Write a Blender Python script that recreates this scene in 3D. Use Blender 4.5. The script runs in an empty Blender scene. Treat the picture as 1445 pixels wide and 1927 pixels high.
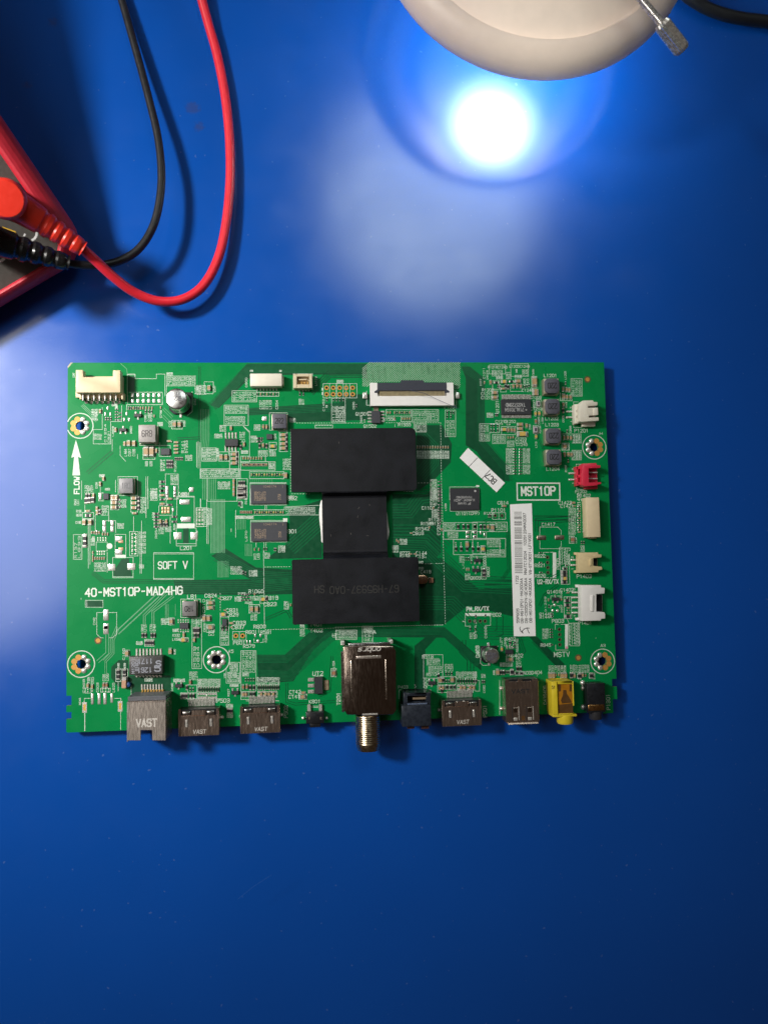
import bpy, bmesh, math, random
from mathutils import Vector, Euler
random.seed(11)
S = 0.001                      # everything below is written in millimetres
SC = bpy.context.scene
COL = SC.collection

# ------------------------------------------------------------------ camera
ZB = 5.6                       # height of the board's upper face above the table
CAM = (-9.85, -8.47, 305.57 + ZB)
ROT = (0.06411, -0.08005, -0.02155)
FPX, CX, CY = 1449.0, 722.5, 963.5
cam_data = bpy.data.cameras.new('camera')
cam_data.sensor_fit = 'VERTICAL'
cam_data.sensor_height = 36.0
cam_data.lens = 36.0 * FPX / 1927.0
cam_data.clip_start, cam_data.clip_end = 0.01, 20.0
cam_data.dof.use_dof = True
cam_data.dof.focus_distance = 0.303
cam_data.dof.aperture_fstop = 9.0
cam = bpy.data.objects.new('camera', cam_data)
cam.location = [c * S for c in CAM]
cam.rotation_euler = ROT
COL.objects.link(cam)
SC.camera = cam

# ------------------------------------------------------------------ light
world = bpy.data.worlds.new('World')
SC.world = world
world.use_nodes = True
bg = world.node_tree.nodes['Background']
bg.inputs[0].default_value = (1.0, 0.74, 0.56, 1)
bg.inputs[1].default_value = 0.026


def area(name, loc, target, size, power, color, spread=180):
    d = bpy.data.lights.new(name, 'AREA')
    d.shape = 'DISK'
    d.size = size * S
    d.energy = power
    d.color = color
    d.spread = math.radians(spread)
    o = bpy.data.objects.new(name, d)
    o.location = [c * S for c in loc]
    v = Vector(target) - Vector(loc)
    o.rotation_euler = v.to_track_quat('-Z', 'Y').to_euler()
    COL.objects.link(o)
    return o


area('room_lamp', (-580, 245, 600), (-165, 75, 0), 110, 0.66, (1.0, 0.96, 0.90), 42)
area('side_window', (-465, 100, 700), (0, 0, 0), 430, 1.45, (1.0, 0.98, 0.92))
area('ceiling_lamp', (195, 620, 1000), (20, 20, 0), 370, 1.35, (0.88, 1.0, 0.96))

SC.view_settings.view_transform = 'Standard'
SC.view_settings.look = 'None'
SC.view_settings.exposure = 0.0
SC.view_settings.gamma = 1.0
SC.render.engine = 'CYCLES'
SC.cycles.use_denoising = True
SC.cycles.max_bounces = 6
SC.cycles.sample_clamp_indirect = 4.0

# ------------------------------------------------------------------ pixel <-> table helpers
RM = Euler(ROT, 'XYZ').to_matrix()


def P(px, py, z):
    d = RM @ Vector(((px - CX) / FPX, -(py - CY) / FPX, -1.0))
    t = (z - CAM[2]) / d.z
    return (CAM[0] + d.x * t, CAM[1] + d.y * t)


ZOOM = {'A': (110, 670, 5.352), 'B': (370, 670, 5.352), 'C': (630, 670, 5.352), 'D': (890, 670, 5.352),
        'E': (110, 920, 5.352), 'F': (370, 920, 5.352), 'G': (630, 920, 5.352), 'H': (890, 920, 5.352),
        'I': (110, 1160, 5.352), 'J': (370, 1160, 5.352), 'K': (630, 1160, 5.352), 'L': (890, 1160, 4.983),
        'M': (120, 680, 10.32), 'N': (1000, 690, 8.5), 'O': (1000, 860, 8.5), 'Q': (1000, 1020, 8.5),
        'S': (940, 1240, 6.02), 'U': (620, 1180, 7.225), 'V': (540, 790, 4.942), 'Y': (0, 160, 3.855),
        'X': (0, 0, 1.0)}


def w(L, x, y, h=0.0):
    o = ZOOM[L]
    return P(o[0] + x / o[2], o[1] + y / o[2], ZB + h)


def rect(L, x0, y0, x1, y1, h=0.0):
    a, b, c, d = w(L, x0, y0, h), w(L, x1, y0, h), w(L, x1, y1, h), w(L, x0, y1, h)
    return ((a[0] + d[0]) / 2, (b[0] + c[0]) / 2, (c[1] + d[1]) / 2, (a[1] + b[1]) / 2)


def poly(L, pts, h=0.0):
    return [w(L, x, y, h) for x, y in pts]


def mmpx(L):                    # millimetres on the board for one pixel of a zoom
    return 0.2109 / ZOOM[L][2]


# ------------------------------------------------------------------ mesh builder
ORG = {}


class MB:
    def __init__(self):
        self.v, self.f, self.m = [], [], []

    def add(self, vs, fs, mi=0):
        n = len(self.v)
        self.v += [tuple(p) for p in vs]
        for f in fs:
            self.f.append([i + n for i in f])
            self.m.append(mi)
        return self

    def box(self, x0, x1, y0, y1, z0, z1, mi=0, t=0.0, b=0.0):
        vs = [(x0 + b, y0 + b, z0), (x1 - b, y0 + b, z0), (x1 - b, y1 - b, z0), (x0 + b, y1 - b, z0),
              (x0 + t, y0 + t, z1), (x1 - t, y0 + t, z1), (x1 - t, y1 - t, z1), (x0 + t, y1 - t, z1)]
        return self.add(vs, [(3, 2, 1, 0), (4, 5, 6, 7), (0, 1, 5, 4), (1, 2, 6, 5), (2, 3, 7, 6), (3, 0, 4, 7)], mi)

    def prism(self, pl, z0, z1, mi=0, side=None):
        a = sum(pl[i - 1][0] * pl[i][1] - pl[i][0] * pl[i - 1][1] for i in range(len(pl)))
        if a < 0:
            pl = pl[::-1]
        n = len(pl)
        vs = [(x, y, z0) for x, y in pl] + [(x, y, z1) for x, y in pl]
        self.add(vs, [list(range(n))[::-1], list(range(n, 2 * n))], mi)
        k = len(self.v) - 2 * n
        for i in range(n):
            j = (i + 1) % n
            self.f.append([k + i, k + j, k + n + j, k + n + i])
            self.m.append(mi if side is None else side)
        return self

    def hexa(self, q0, q1, mi=0):   # two quads (each four 3-D points, same winding seen from the second)
        return self.add(list(q0) + list(q1), [(3, 2, 1, 0), (4, 5, 6, 7), (0, 1, 5, 4), (1, 2, 6, 5), (2, 3, 7, 6), (3, 0, 4, 7)], mi)

    def cyl(self, p0, p1, r0, r1=None, n=20, mi=0, caps=True):
        r1 = r0 if r1 is None else r1
        a, b = Vector(p0), Vector(p1)
        d = (b - a).normalized()
        u = d.orthogonal().normalized()
        v = d.cross(u)
        vs = []
        for c, r in ((a, r0), (b, r1)):
            for i in range(n):
                t = 2 * math.pi * i / n
                vs.append(c + u * (r * math.cos(t)) + v * (r * math.sin(t)))
        fs = [(i, (i + 1) % n, n + (i + 1) % n, n + i) for i in range(n)]
        if caps:
            fs += [tuple(range(n))[::-1], tuple(range(n, 2 * n))]
        return self.add(vs, fs, mi)

    def rings(self, path, rad, n=12, mi=0, caps=True, up=None):
        path = [Vector(p) for p in path]
        if not hasattr(rad, '__len__'):
            rad = [rad] * len(path)
        vs, fs = [], []
        prev = None
        for k, p in enumerate(path):
            d = (path[min(k + 1, len(path) - 1)] - path[max(k - 1, 0)]).normalized()
            u = (prev - d * prev.dot(d)) if prev else d.orthogonal()
            u.normalize()
            prev = u
            q = d.cross(u)
            for i in range(n):
                t = 2 * math.pi * i / n
                vs.append(p + (u * math.cos(t) + q * math.sin(t)) * rad[k])
        for k in range(len(path) - 1):
            for i in range(n):
                j = (i + 1) % n
                fs.append((k * n + i, k * n + j, (k + 1) * n + j, (k + 1) * n + i))
        if caps:
            fs += [tuple(range(n))[::-1], tuple(range((len(path) - 1) * n, len(path) * n))]
        return self.add(vs, fs, mi)

    def lathe(self, prof, c, n=64, mi=0):
        vs, fs = [], []
        for r, z in prof:
            for i in range(n):
                t = 2 * math.pi * i / n
                vs.append((c[0] + r * math.cos(t), c[1] + r * math.sin(t), c[2] + z))
        for k in range(len(prof) - 1):
            for i in range(n):
                j = (i + 1) % n
                fs.append((k * n + i, k * n + j, (k + 1) * n + j, (k + 1) * n + i))
        return self.add(vs, fs, mi)

    def build(self, name, mats, parent=None, bevel=0.0, seg=1, smooth=None, label=None, kind=None):
        if not isinstance(mats, (list, tuple)):
            mats = [mats]
        xs, ys, zs = zip(*self.v)
        o = ((min(xs) + max(xs)) / 2, (min(ys) + max(ys)) / 2, min(zs))
        me = bpy.data.meshes.new(name)
        me.from_pydata([((x - o[0]) * S, (y - o[1]) * S, (z - o[2]) * S) for x, y, z in self.v], [], self.f)
        for m in mats:
            me.materials.append(m)
        me.polygons.foreach_set('material_index', self.m)
        if bevel:
            bm = bmesh.new()
            bm.from_mesh(me)
            bmesh.ops.remove_doubles(bm, verts=bm.verts, dist=1e-7)
            ed = [e for e in bm.edges if len(e.link_faces) == 2 and e.calc_face_angle() > 0.6]
            bmesh.ops.bevel(bm, geom=ed, offset=bevel * S, segments=seg, profile=0.5, affect='EDGES', clamp_overlap=True)
            bm.to_mesh(me)
            bm.free()
        if smooth:
            me.polygons.foreach_set('use_smooth', [True] * len(me.polygons))
            me.set_sharp_from_angle(angle=math.radians(smooth))
        ob = bpy.data.objects.new(name, me)
        place(ob, o, parent)
        if label:
            ob['label'] = label
        if kind:
            ob['kind'] = kind
        return ob


def place(ob, o, parent=None):
    ORG[ob.name_full if False else ob] = o
    q = ORG.get(parent, (0, 0, 0))
    ob.parent = parent
    ob.location = [(o[i] - q[i]) * S for i in range(3)]
    COL.objects.link(ob)


def inst(src, name, o, rz, parent):
    ob = bpy.data.objects.new(name, src)
    place(ob, o, parent)
    ob.rotation_euler = (0, 0, rz)
    return ob


def thing(name, label, cat, loc=(0, 0, 0)):
    e = bpy.data.objects.new(name, None)
    e.empty_display_size = 0.02
    place(e, loc)
    e['label'], e['category'] = label, cat
    return e


# ------------------------------------------------------------------ materials
def mat(name, col, rough=0.5, metal=0.0, var=0.10, scale=900.0, bump=0.0, bscale=2500.0, spec=0.5, rvar=0.08,
        stretch=None, emit=None):
    m = bpy.data.materials.new(name)
    m.use_nodes = True
    nt = m.node_tree
    b = nt.nodes['Principled BSDF']
    b.inputs['Metallic'].default_value = metal
    b.inputs['Specular IOR Level'].default_value = spec
    tc = nt.nodes.new('ShaderNodeTexCoord')
    src = tc.outputs['Object']
    if stretch:
        mp = nt.nodes.new('ShaderNodeMapping')
        mp.inputs['Scale'].default_value = stretch
        nt.links.new(src, mp.inputs[0])
        src = mp.outputs[0]
    n = nt.nodes.new('ShaderNodeTexNoise')
    n.inputs['Scale'].default_value = scale
    n.inputs['Detail'].default_value = 4
    nt.links.new(src, n.inputs['Vector'])
    r = nt.nodes.new('ShaderNodeMapRange')
    r.inputs['From Min'].default_value, r.inputs['From Max'].default_value = 0.25, 0.75
    r.inputs['To Min'].default_value, r.inputs['To Max'].default_value = 1 - var, 1 + var
    nt.links.new(n.outputs['Fac'], r.inputs['Value'])
    mx = nt.nodes.new('ShaderNodeVectorMath')
    mx.operation = 'SCALE'
    mx.inputs[0].default_value = col[:3]
    nt.links.new(r.outputs[0], mx.inputs['Scale'])
    nt.links.new(mx.outputs[0], b.inputs['Base Color'])
    r2 = nt.nodes.new('ShaderNodeMapRange')
    r2.inputs['From Min'].default_value, r2.inputs['From Max'].default_value = 0.25, 0.75
    r2.inputs['To Min'].default_value, r2.inputs['To Max'].default_value = max(rough - rvar, 0.03), min(rough + rvar, 1)
    nt.links.new(n.outputs['Fac'], r2.inputs['Value'])
    nt.links.new(r2.outputs[0], b.inputs['Roughness'])
    if bump:
        n2 = nt.nodes.new('ShaderNodeTexNoise')
        n2.inputs['Scale'].default_value = bscale
        n2.inputs['Detail'].default_value = 3
        nt.links.new(src, n2.inputs['Vector'])
        bp = nt.nodes.new('ShaderNodeBump')
        bp.inputs['Strength'].default_value = bump
        bp.inputs['Distance'].default_value = 0.0002
        nt.links.new(n2.outputs['Fac'], bp.inputs['Height'])
        nt.links.new(bp.outputs[0], b.inputs['Normal'])
    if emit:
        b.inputs['Emission Color'].default_value = (*emit[:3], 1)
        b.inputs['Emission Strength'].default_value = emit[3]
    return m


GREEN = mat('solder_mask_over_copper', (0.0012, 0.215, 0.056), 0.28, spec=0.22, var=0.03, scale=120, bump=0.06, bscale=1800)
DGREEN = mat('laminate_mask_and_shadow', (0.002, 0.066, 0.025), 0.36, spec=0.35, var=0.1, scale=500)
MGREEN = mat('solder_mask_over_tracks', (0.002, 0.118, 0.040), 0.36, spec=0.35, var=0.1, scale=500)
LGREEN = mat('solder_mask_on_raised_tracks', (0.14, 0.36, 0.20), 0.36, spec=0.35, var=0.1, scale=500)
EDGE = mat('laminate_edge', (0.12, 0.22, 0.07), 0.7)
SILK = mat('white_print', (0.56, 0.66, 0.57), 0.6, var=0.12, scale=1500)
SILKB = mat('bold_white_print', (0.70, 0.76, 0.69), 0.6, var=0.06, scale=900)
SOLDER = mat('tin_solder', (0.84, 0.82, 0.77), 0.28, 0.7, var=0.12, scale=2500, bump=0.3, bscale=2500)
TIN = mat('tinned_pin', (0.78, 0.75, 0.70), 0.27, 0.6, var=0.1, scale=2000)
GOLD = mat('gold_plating', (0.85, 0.50, 0.13), 0.38, 0.6, var=0.1, scale=2000)
COPPER = mat('bare_gold_pad', (0.58, 0.29, 0.07), 0.5, 0.35, var=0.12, scale=1500)
DULL = mat('dull_solder', (0.42, 0.34, 0.27), 0.4, 1.0, var=0.2, scale=2000, bump=0.2)
CAPC = mat('ceramic_tan', (0.42, 0.28, 0.15), 0.45, var=0.12, scale=3000)
CAPG = mat('ceramic_yellow', (0.60, 0.40, 0.10), 0.4, var=0.1, scale=3000)
CAPB = mat('ceramic_brown', (0.33, 0.16, 0.09), 0.45, var=0.12, scale=3000)
RESB = mat('resistor_black', (0.022, 0.022, 0.025), 0.4, var=0.2, scale=3000)
ICB = mat('chip_epoxy', (0.026, 0.027, 0.033), 0.48, var=0.18, scale=3500, bump=0.25, bscale=5000)
ICG = mat('grey_chip_epoxy', (0.040, 0.042, 0.052), 0.5, var=0.15, scale=3500, bump=0.25, bscale=5000)
FERR = mat('ferrite_grey', (0.088, 0.088, 0.112), 0.55, var=0.2, scale=2000, bump=0.4, bscale=2500)
FERRL = mat('ferrite_pale', (0.33, 0.31, 0.30), 0.45, var=0.15, scale=2000, bump=0.3)
TERM = mat('inductor_terminal', (0.55, 0.48, 0.38), 0.4, 0.7, var=0.15, scale=1500, bump=0.3)
INK = mat('black_marking', (0.012, 0.012, 0.014), 0.6)
MARK = mat('laser_marking', (0.22, 0.19, 0.16), 0.6, var=0.15)
MARKW = mat('pale_laser_marking', (0.42, 0.42, 0.42), 0.6, var=0.15)
CREAM = mat('cream_nylon', (0.74, 0.60, 0.39), 0.42, var=0.04, scale=500)
IVORY = mat('ivory_nylon', (0.76, 0.71, 0.60), 0.42, var=0.04, scale=500)
WHITE = mat('white_nylon', (0.80, 0.78, 0.76), 0.42, var=0.03, scale=500)
REDN = mat('red_nylon', (0.68, 0.03, 0.07), 0.38, var=0.05, scale=500)
LID = mat('grey_latch', (0.035, 0.038, 0.055), 0.42, var=0.1, scale=1500)
HEAT = mat('black_anodised', (0.0045, 0.0052, 0.0085), 0.52, 0.0, spec=0.28, var=0.45, rvar=0.12, scale=140, bump=0.35, bscale=4000)
PASTE = mat('thermal_paste', (0.80, 0.80, 0.78), 0.5, var=0.04)
NICK = mat('nickel_shell', (0.74, 0.65, 0.58), 0.28, 0.85, var=0.10, scale=700, bump=0.10, bscale=900, stretch=(6, 0.5, 1))
NICKD = mat('tuner_shell', (0.46, 0.36, 0.30), 0.17, 1.0, var=0.12, scale=500, bump=0.08, bscale=900, stretch=(5, 0.7, 1))
BRASS = mat('plated_brass', (0.62, 0.50, 0.34), 0.26, 1.0, var=0.15, scale=900)
BLKP = mat('black_plastic', (0.012, 0.013, 0.016), 0.32, var=0.2, scale=900)
BLUP = mat('smoky_plastic', (0.020, 0.025, 0.036), 0.28, var=0.35, scale=700)
YELL = mat('yellow_plastic', (0.72, 0.56, 0.03), 0.38, var=0.05, scale=500)
AMBER = mat('amber_plastic', (0.42, 0.17, 0.008), 0.4, var=0.15, scale=600)
AMBERD = mat('amber_plastic_inside', (0.10, 0.045, 0.012), 0.45, var=0.15, scale=600)
ALU = mat('aluminium_can', (0.80, 0.79, 0.78), 0.30, 1.0, var=0.06, scale=600, bump=0.1, bscale=900)
PAPER = mat('white_paper', (0.86, 0.86, 0.86), 0.6, var=0.02, scale=700)
BLUE = mat('blue_disc', (0.02, 0.07, 0.22), 0.4)
PINKINK = mat('pink_ink', (0.75, 0.25, 0.35), 0.6)
PEACH = mat('peach_pad', (0.72, 0.45, 0.28), 0.45, 0.4)
STAMP = mat('bright_stamping', (0.72, 0.68, 0.63), 0.35, 0.3, var=0.1)
NICKB = mat('browned_nickel_shell', (0.60, 0.46, 0.38), 0.23, 0.95, var=0.12, scale=600, bump=0.10, bscale=900, stretch=(4, 0.6, 1))

# ------------------------------------------------------------------ table
def table_material():
    m = bpy.data.materials.new('blue_table_film')
    m.use_nodes = True
    nt = m.node_tree
    N, Lk = nt.nodes, nt.links
    b = N['Principled BSDF']
    tc = N.new('ShaderNodeTexCoord')

    def noise(scale, detail=4, st=None):
        n = N.new('ShaderNodeTexNoise')
        n.inputs['Scale'].default_value = scale
        n.inputs['Detail'].default_value = detail
        if st:
            mp = N.new('ShaderNodeMapping')
            mp.inputs['Scale'].default_value = st
            mp.inputs['Rotation'].default_value = (0, 0, 0.5)
            Lk.new(tc.outputs['Object'], mp.inputs[0])
            Lk.new(mp.outputs[0], n.inputs['Vector'])
        else:
            Lk.new(tc.outputs['Object'], n.inputs['Vector'])
        return n.outputs['Fac']

    def rng(v, a, b_, c, d):
        r = N.new('ShaderNodeMapRange')
        for k, x in zip(('From Min', 'From Max', 'To Min', 'To Max'), (a, b_, c, d)):
            r.inputs[k].default_value = x
        Lk.new(v, r.inputs['Value'])
        return r.outputs[0]

    def mix(f, a, c):
        x = N.new('ShaderNodeMix')
        x.data_type = 'RGBA'
        Lk.new(f, x.inputs[0])
        if isinstance(a, tuple):
            x.inputs[6].default_value = a
        else:
            Lk.new(a, x.inputs[6])
        x.inputs[7].default_value = c
        return x.outputs[2]

    col = mix(rng(noise(9, 3), .3, .7, 0, 1), (0.0018, 0.068, 0.37, 1), (0.0022, 0.076, 0.41, 1))
    # brown flux stains with a shape of their own
    for (x, y, r) in ((363, 203, 2.6), (375, 238, 1.8), (100, 42, 1.7), (52, 160, 1.4)):
        c = P(x, y, 0)
        d = N.new('ShaderNodeVectorMath')
        d.operation = 'DISTANCE'
        d.inputs[1].default_value = (c[0] * S, c[1] * S, 0)
        Lk.new(tc.outputs['Object'], d.inputs[0])
        a = N.new('ShaderNodeMath')
        a.operation = 'MULTIPLY_ADD'
        Lk.new(noise(700, 3), a.inputs[0])
        a.inputs[1].default_value = 0.0045
        Lk.new(d.outputs['Value'], a.inputs[2])
        col = mix(rng(a.outputs[0], (r + 1.2) * S, (r + 3.0) * S, 0.35, 0), col, (0.045, 0.040, 0.055, 1))
    spk = rng(noise(520, 1), .745, .79, 0, 0.13)
    col = mix(spk, col, (0.35, 0.45, 0.6, 1))
    Lk.new(col, b.inputs['Base Color'])
    smear = rng(noise(22, 6, (1.0, 2.6, 1.0)), .54, .76, 0, 0.035)
    ad = N.new('ShaderNodeMath')
    ad.operation = 'ADD'
    Lk.new(rng(noise(60, 5), .3, .7, 0.145, 0.195), ad.inputs[0])
    Lk.new(smear, ad.inputs[1])
    Lk.new(ad.outputs[0], b.inputs['Roughness'])
    b.inputs['Specular IOR Level'].default_value = 1.0
    bp = N.new('ShaderNodeBump')
    bp.inputs['Strength'].default_value = 0.05
    bp.inputs['Distance'].default_value = 0.0002
    Lk.new(noise(1300, 2), bp.inputs['Height'])
    Lk.new(bp.outputs[0], b.inputs['Normal'])
    return m


TABLE = table_material()
TOP = MB().box(-900, 900, -800, 900, -12, 0).build('tabletop', TABLE)
TOP['kind'] = 'structure'
# object coordinates of the table = world, so that stains sit where they belong
TOP.data.transform(__import__('mathutils').Matrix.Translation((0, 0.05, -0.012)))
TOP.location = (0, 0, 0)

# ------------------------------------------------------------------ circuit board
BOARD = thing('circuit_board', 'green circuit board full of chips, lying on the blue table', 'circuit board')
HW, HH = 107.5, 71.2
holes = []                      # (x, y, r)
MOUNT = [('A', 222, 703, 'L'), ('I', 232, 480, 'L'), ('J', 202, 436, 'S'), ('D', 1218, 918, 'R'), ('L', 1212, 421, 'R')]
for L, x, y, k in MOUNT:
    holes.append((*w(L, x, y), 1.85))
VIAS = [('B', 1310, 320), ('B', 1310, 385), ('B', 1376, 320), ('B', 1376, 385), ('B', 1441, 320), ('B', 1441, 385),
        ('C', 115, 320), ('C', 115, 385), ('C', 180, 320), ('C', 180, 385),
        ('H', 222, 270), ('H', 290, 270), ('H', 748, 690), ('H', 749, 742), ('H', 751, 793), ('H', 753, 843),
        ('L', 808, 122), ('L', 810, 170), ('L', 811, 217), ('L', 812, 265),
        ('G', 1358, 1332), ('G', 1410, 1332), ('H', 70, 1332), ('H', 120, 1332), ('J', 397, 195), ('J', 465, 195)]
for L, x, y in VIAS:
    holes.append((*w(L, x, y), 0.45))


def outline():
    ly = [w('I', 90, y)[1] for y in (800, 900, 965, 1035)]
    ry = [w('S', 1300, y)[1] for y in (225, 315, 455, 610)]
    d = 1.9
    top = HH
    return [(-HW + .4, -HH), (HW - 6, -HH), (HW - 6, ry[3] - .1), (HW - d, ry[3]), (HW - d, ry[2]), (HW, ry[2]), (HW, ry[1]), (HW - d, ry[1]), (HW - d, ry[0]), (HW, ry[0]),
            (HW, top), (-HW + 1.1, top), (-HW, top - 1.4), (-HW, ly[0]), (-HW + d, ly[0]), (-HW + d, ly[1]), (-HW, ly[1]),
            (-HW, ly[2]), (-HW + d, ly[2]), (-HW + d, ly[3]), (-HW, ly[3]), (-HW, -HH + .4)]


def substrate():
    cu = bpy.data.curves.new('outline', 'CURVE')
    cu.dimensions = '2D'
    cu.fill_mode = 'BOTH'
    cu.extrude = 0.8 * S

    def spline(pts):
        s = cu.splines.new('POLY')
        s.points.add(len(pts) - 1)
        for p, q in zip(s.points, pts):
            p.co = (q[0] * S, q[1] * S, 0, 1)
        s.use_cyclic_u = True
    spline(outline())
    for x, y, r in holes:
        n = 24 if r > 1 else 10
        spline([(x + r * math.cos(2 * math.pi * i / n), y + r * math.sin(2 * math.pi * i / n)) for i in range(n)])
    tmp = bpy.data.objects.new('tmp', cu)
    COL.objects.link(tmp)
    bpy.context.view_layer.update()
    me = bpy.data.meshes.new_from_object(tmp.evaluated_get(bpy.context.evaluated_depsgraph_get()))
    bpy.data.objects.remove(tmp)
    bpy.data.curves.remove(cu)
    me.materials.clear()
    me.materials.append(GREEN)
    me.materials.append(EDGE)
    for p in me.polygons:
        p.use_smooth = False
        p.material_index = 0 if abs(p.normal.z) > 0.5 else 1
    me.name = 'substrate'
    ob = bpy.data.objects.new('substrate', me)
    place(ob, (0, 0, ZB - 0.8), BOARD)
    return ob


SUB = substrate()
# scraped bare corner of the laminate
MB().prism([(-HW - .02, HH - 2.3), (-HW + .9, HH - 1.2), (-HW + 1.9, HH + .02), (-HW + 1.05, HH + .02), (-HW - .02, HH - 1.45)], ZB - 1.62, ZB + .01) \
    .build('bare_corner', mat('scuffed_laminate', (0.45, 0.42, 0.30), 0.7), BOARD)

# ------------------------------------------------------------------ flat print: strokes and a plotter font
FONT = {'A': '00 26 40|12 32', 'B': '00 06 36 45 44 33 03|33 42 41 30 00', 'C': '45 36 16 05 01 10 30 41', 'D': '00 06 26 44 42 20 00',
        'E': '46 06 00 40|03 33', 'F': '46 06 00|03 33', 'G': '45 36 16 05 01 10 30 41 43 23', 'H': '00 06|40 46|03 43', 'I': '20 26',
        'J': '01 10 30 41 46', 'K': '00 06|46 03 40', 'L': '06 00 40', 'M': '00 06 22 46 40', 'N': '00 06 40 46',
        'O': '10 01 05 16 36 45 41 30 10', 'P': '00 06 36 45 44 33 03', 'Q': '10 01 05 16 36 45 41 30 10|22 40', 'R': '00 06 36 45 44 33 03|23 40',
        'S': '45 36 16 05 04 13 33 42 41 30 10 01', 'T': '06 46|20 26', 'U': '06 01 10 30 41 46', 'V': '06 20 46', 'W': '06 10 23 30 46',
        'X': '00 46|06 40', 'Y': '06 23 46|23 20', 'Z': '06 46 00 40', '0': '10 01 05 16 36 45 41 30 10', '1': '15 26 20',
        '2': '05 16 36 45 44 00 40', '3': '05 16 36 45 44 33 13|33 42 41 30 10 01', '4': '30 36 02 42', '5': '46 06 04 34 43 41 30 10 01',
        '6': '45 36 16 05 01 10 30 41 42 33 13 02', '7': '06 46 10', '8': '13 04 05 16 36 45 44 33 13 02 01 10 30 41 42 33',
        '9': '01 10 30 41 45 36 16 05 04 13 33 44', '-': '13 33', '_': '00 40', '/': '00 46', '(': '36 14 12 30', ')': '16 34 32 10', '+': '23 43|32 34',
        'o': '10 01 03 14 34 43 41 30 10', 'n': '00 04|03 14 34 43 40', 'b': '06 00 30 41 43 34 04', 'r': '00 04|02 14 34', 's': '44 14 03 12 32 41 30 00'}
ZK = [0]


def zj():
    ZK[0] = (ZK[0] + 1) % 9
    return ZK[0] * 0.0022


def stroke(mb, pts, wd, z, mi=0, cap=0.5):
    for (x0, y0), (x1, y1) in zip(pts, pts[1:]):
        l = math.hypot(x1 - x0, y1 - y0)
        if l < 1e-6:
            continue
        dx, dy = (x1 - x0) / l, (y1 - y0) / l
        e = wd * cap
        ax, ay, bx, by = x0 - dx * e, y0 - dy * e, x1 + dx * e, y1 + dy * e
        nx, ny = -dy * wd / 2, dx * wd / 2
        zz = z + zj()
        mb.add([(ax + nx, ay + ny, zz), (ax - nx, ay - ny, zz), (bx - nx, by - ny, zz), (bx + nx, by + ny, zz)], [(0, 1, 2, 3)], mi)


def text(mb, s, c, h, rot, z, wid=None, wd=None, mi=0, slant=0.0, adv=5.6):
    """lettering centred on c, cap height h mm, total width wid mm"""
    n = len(s)
    tot = n * adv - (adv - 4)
    sx = (wid / tot) if wid else h / 6.0
    sy = h / 6.0
    a = math.radians(rot)
    ca, sa = math.cos(a), math.sin(a)
    wd = wd or min(h * 0.16, 0.30)
    for i, ch in enumerate(s):
        g = FONT.get(ch)
        if not g:
            continue
        for st in g.split('|'):
            pts = []
            for q in st.split():
                x = (i * adv + int(q[0]) - tot / 2) * sx + slant * (int(q[1]) - 3) * sy
                y = (int(q[1]) - 3) * sy
                pts.append((c[0] + x * ca - y * sa, c[1] + x * sa + y * ca))
            stroke(mb, pts, wd, z, mi)


def offset(pts, d):
    out = []
    n = len(pts)
    for i in range(n):
        a, b = pts[max(i - 1, 0)], pts[min(i + 1, n - 1)]
        p = pts[i]
        d0 = Vector((p[0] - a[0], p[1] - a[1]))
        d1 = Vector((b[0] - p[0], b[1] - p[1]))
        if d0.length < 1e-6:
            d0 = d1
        if d1.length < 1e-6:
            d1 = d0
        d0.normalize()
        d1.normalize()
        t = (d0 + d1).normalized()
        k = d / max(t.dot(d0), 0.5)
        out.append((p[0] - t.y * k, p[1] + t.x * k))
    return out


# ------------------------------------------------------------------ tracks under the solder mask
TR_D, TR_M, TR_L = MB(), MB(), MB()


AK = [0]


def area_(mb, L, pts, z):
    pl = poly(L, pts)
    a = sum(pl[i - 1][0] * pl[i][1] - pl[i][0] * pl[i - 1][1] for i in range(len(pl)))
    if a < 0:
        pl = pl[::-1]
    AK[0] += 1
    mb.add([(x, y, ZB + z + AK[0] * .0012) for x, y in pl], [list(range(len(pl)))])


def bundle(mb, L, pts, n, pitch, wd, z=0.038):
    """n parallel tracks about a centre line; pitch and width in photograph pixels"""
    c = poly(L, pts)
    for i in range(n):
        stroke(mb, offset(c, (i - (n - 1) / 2) * pitch * 0.211), wd * 0.211, ZB + z)


X = 'X'
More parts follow.
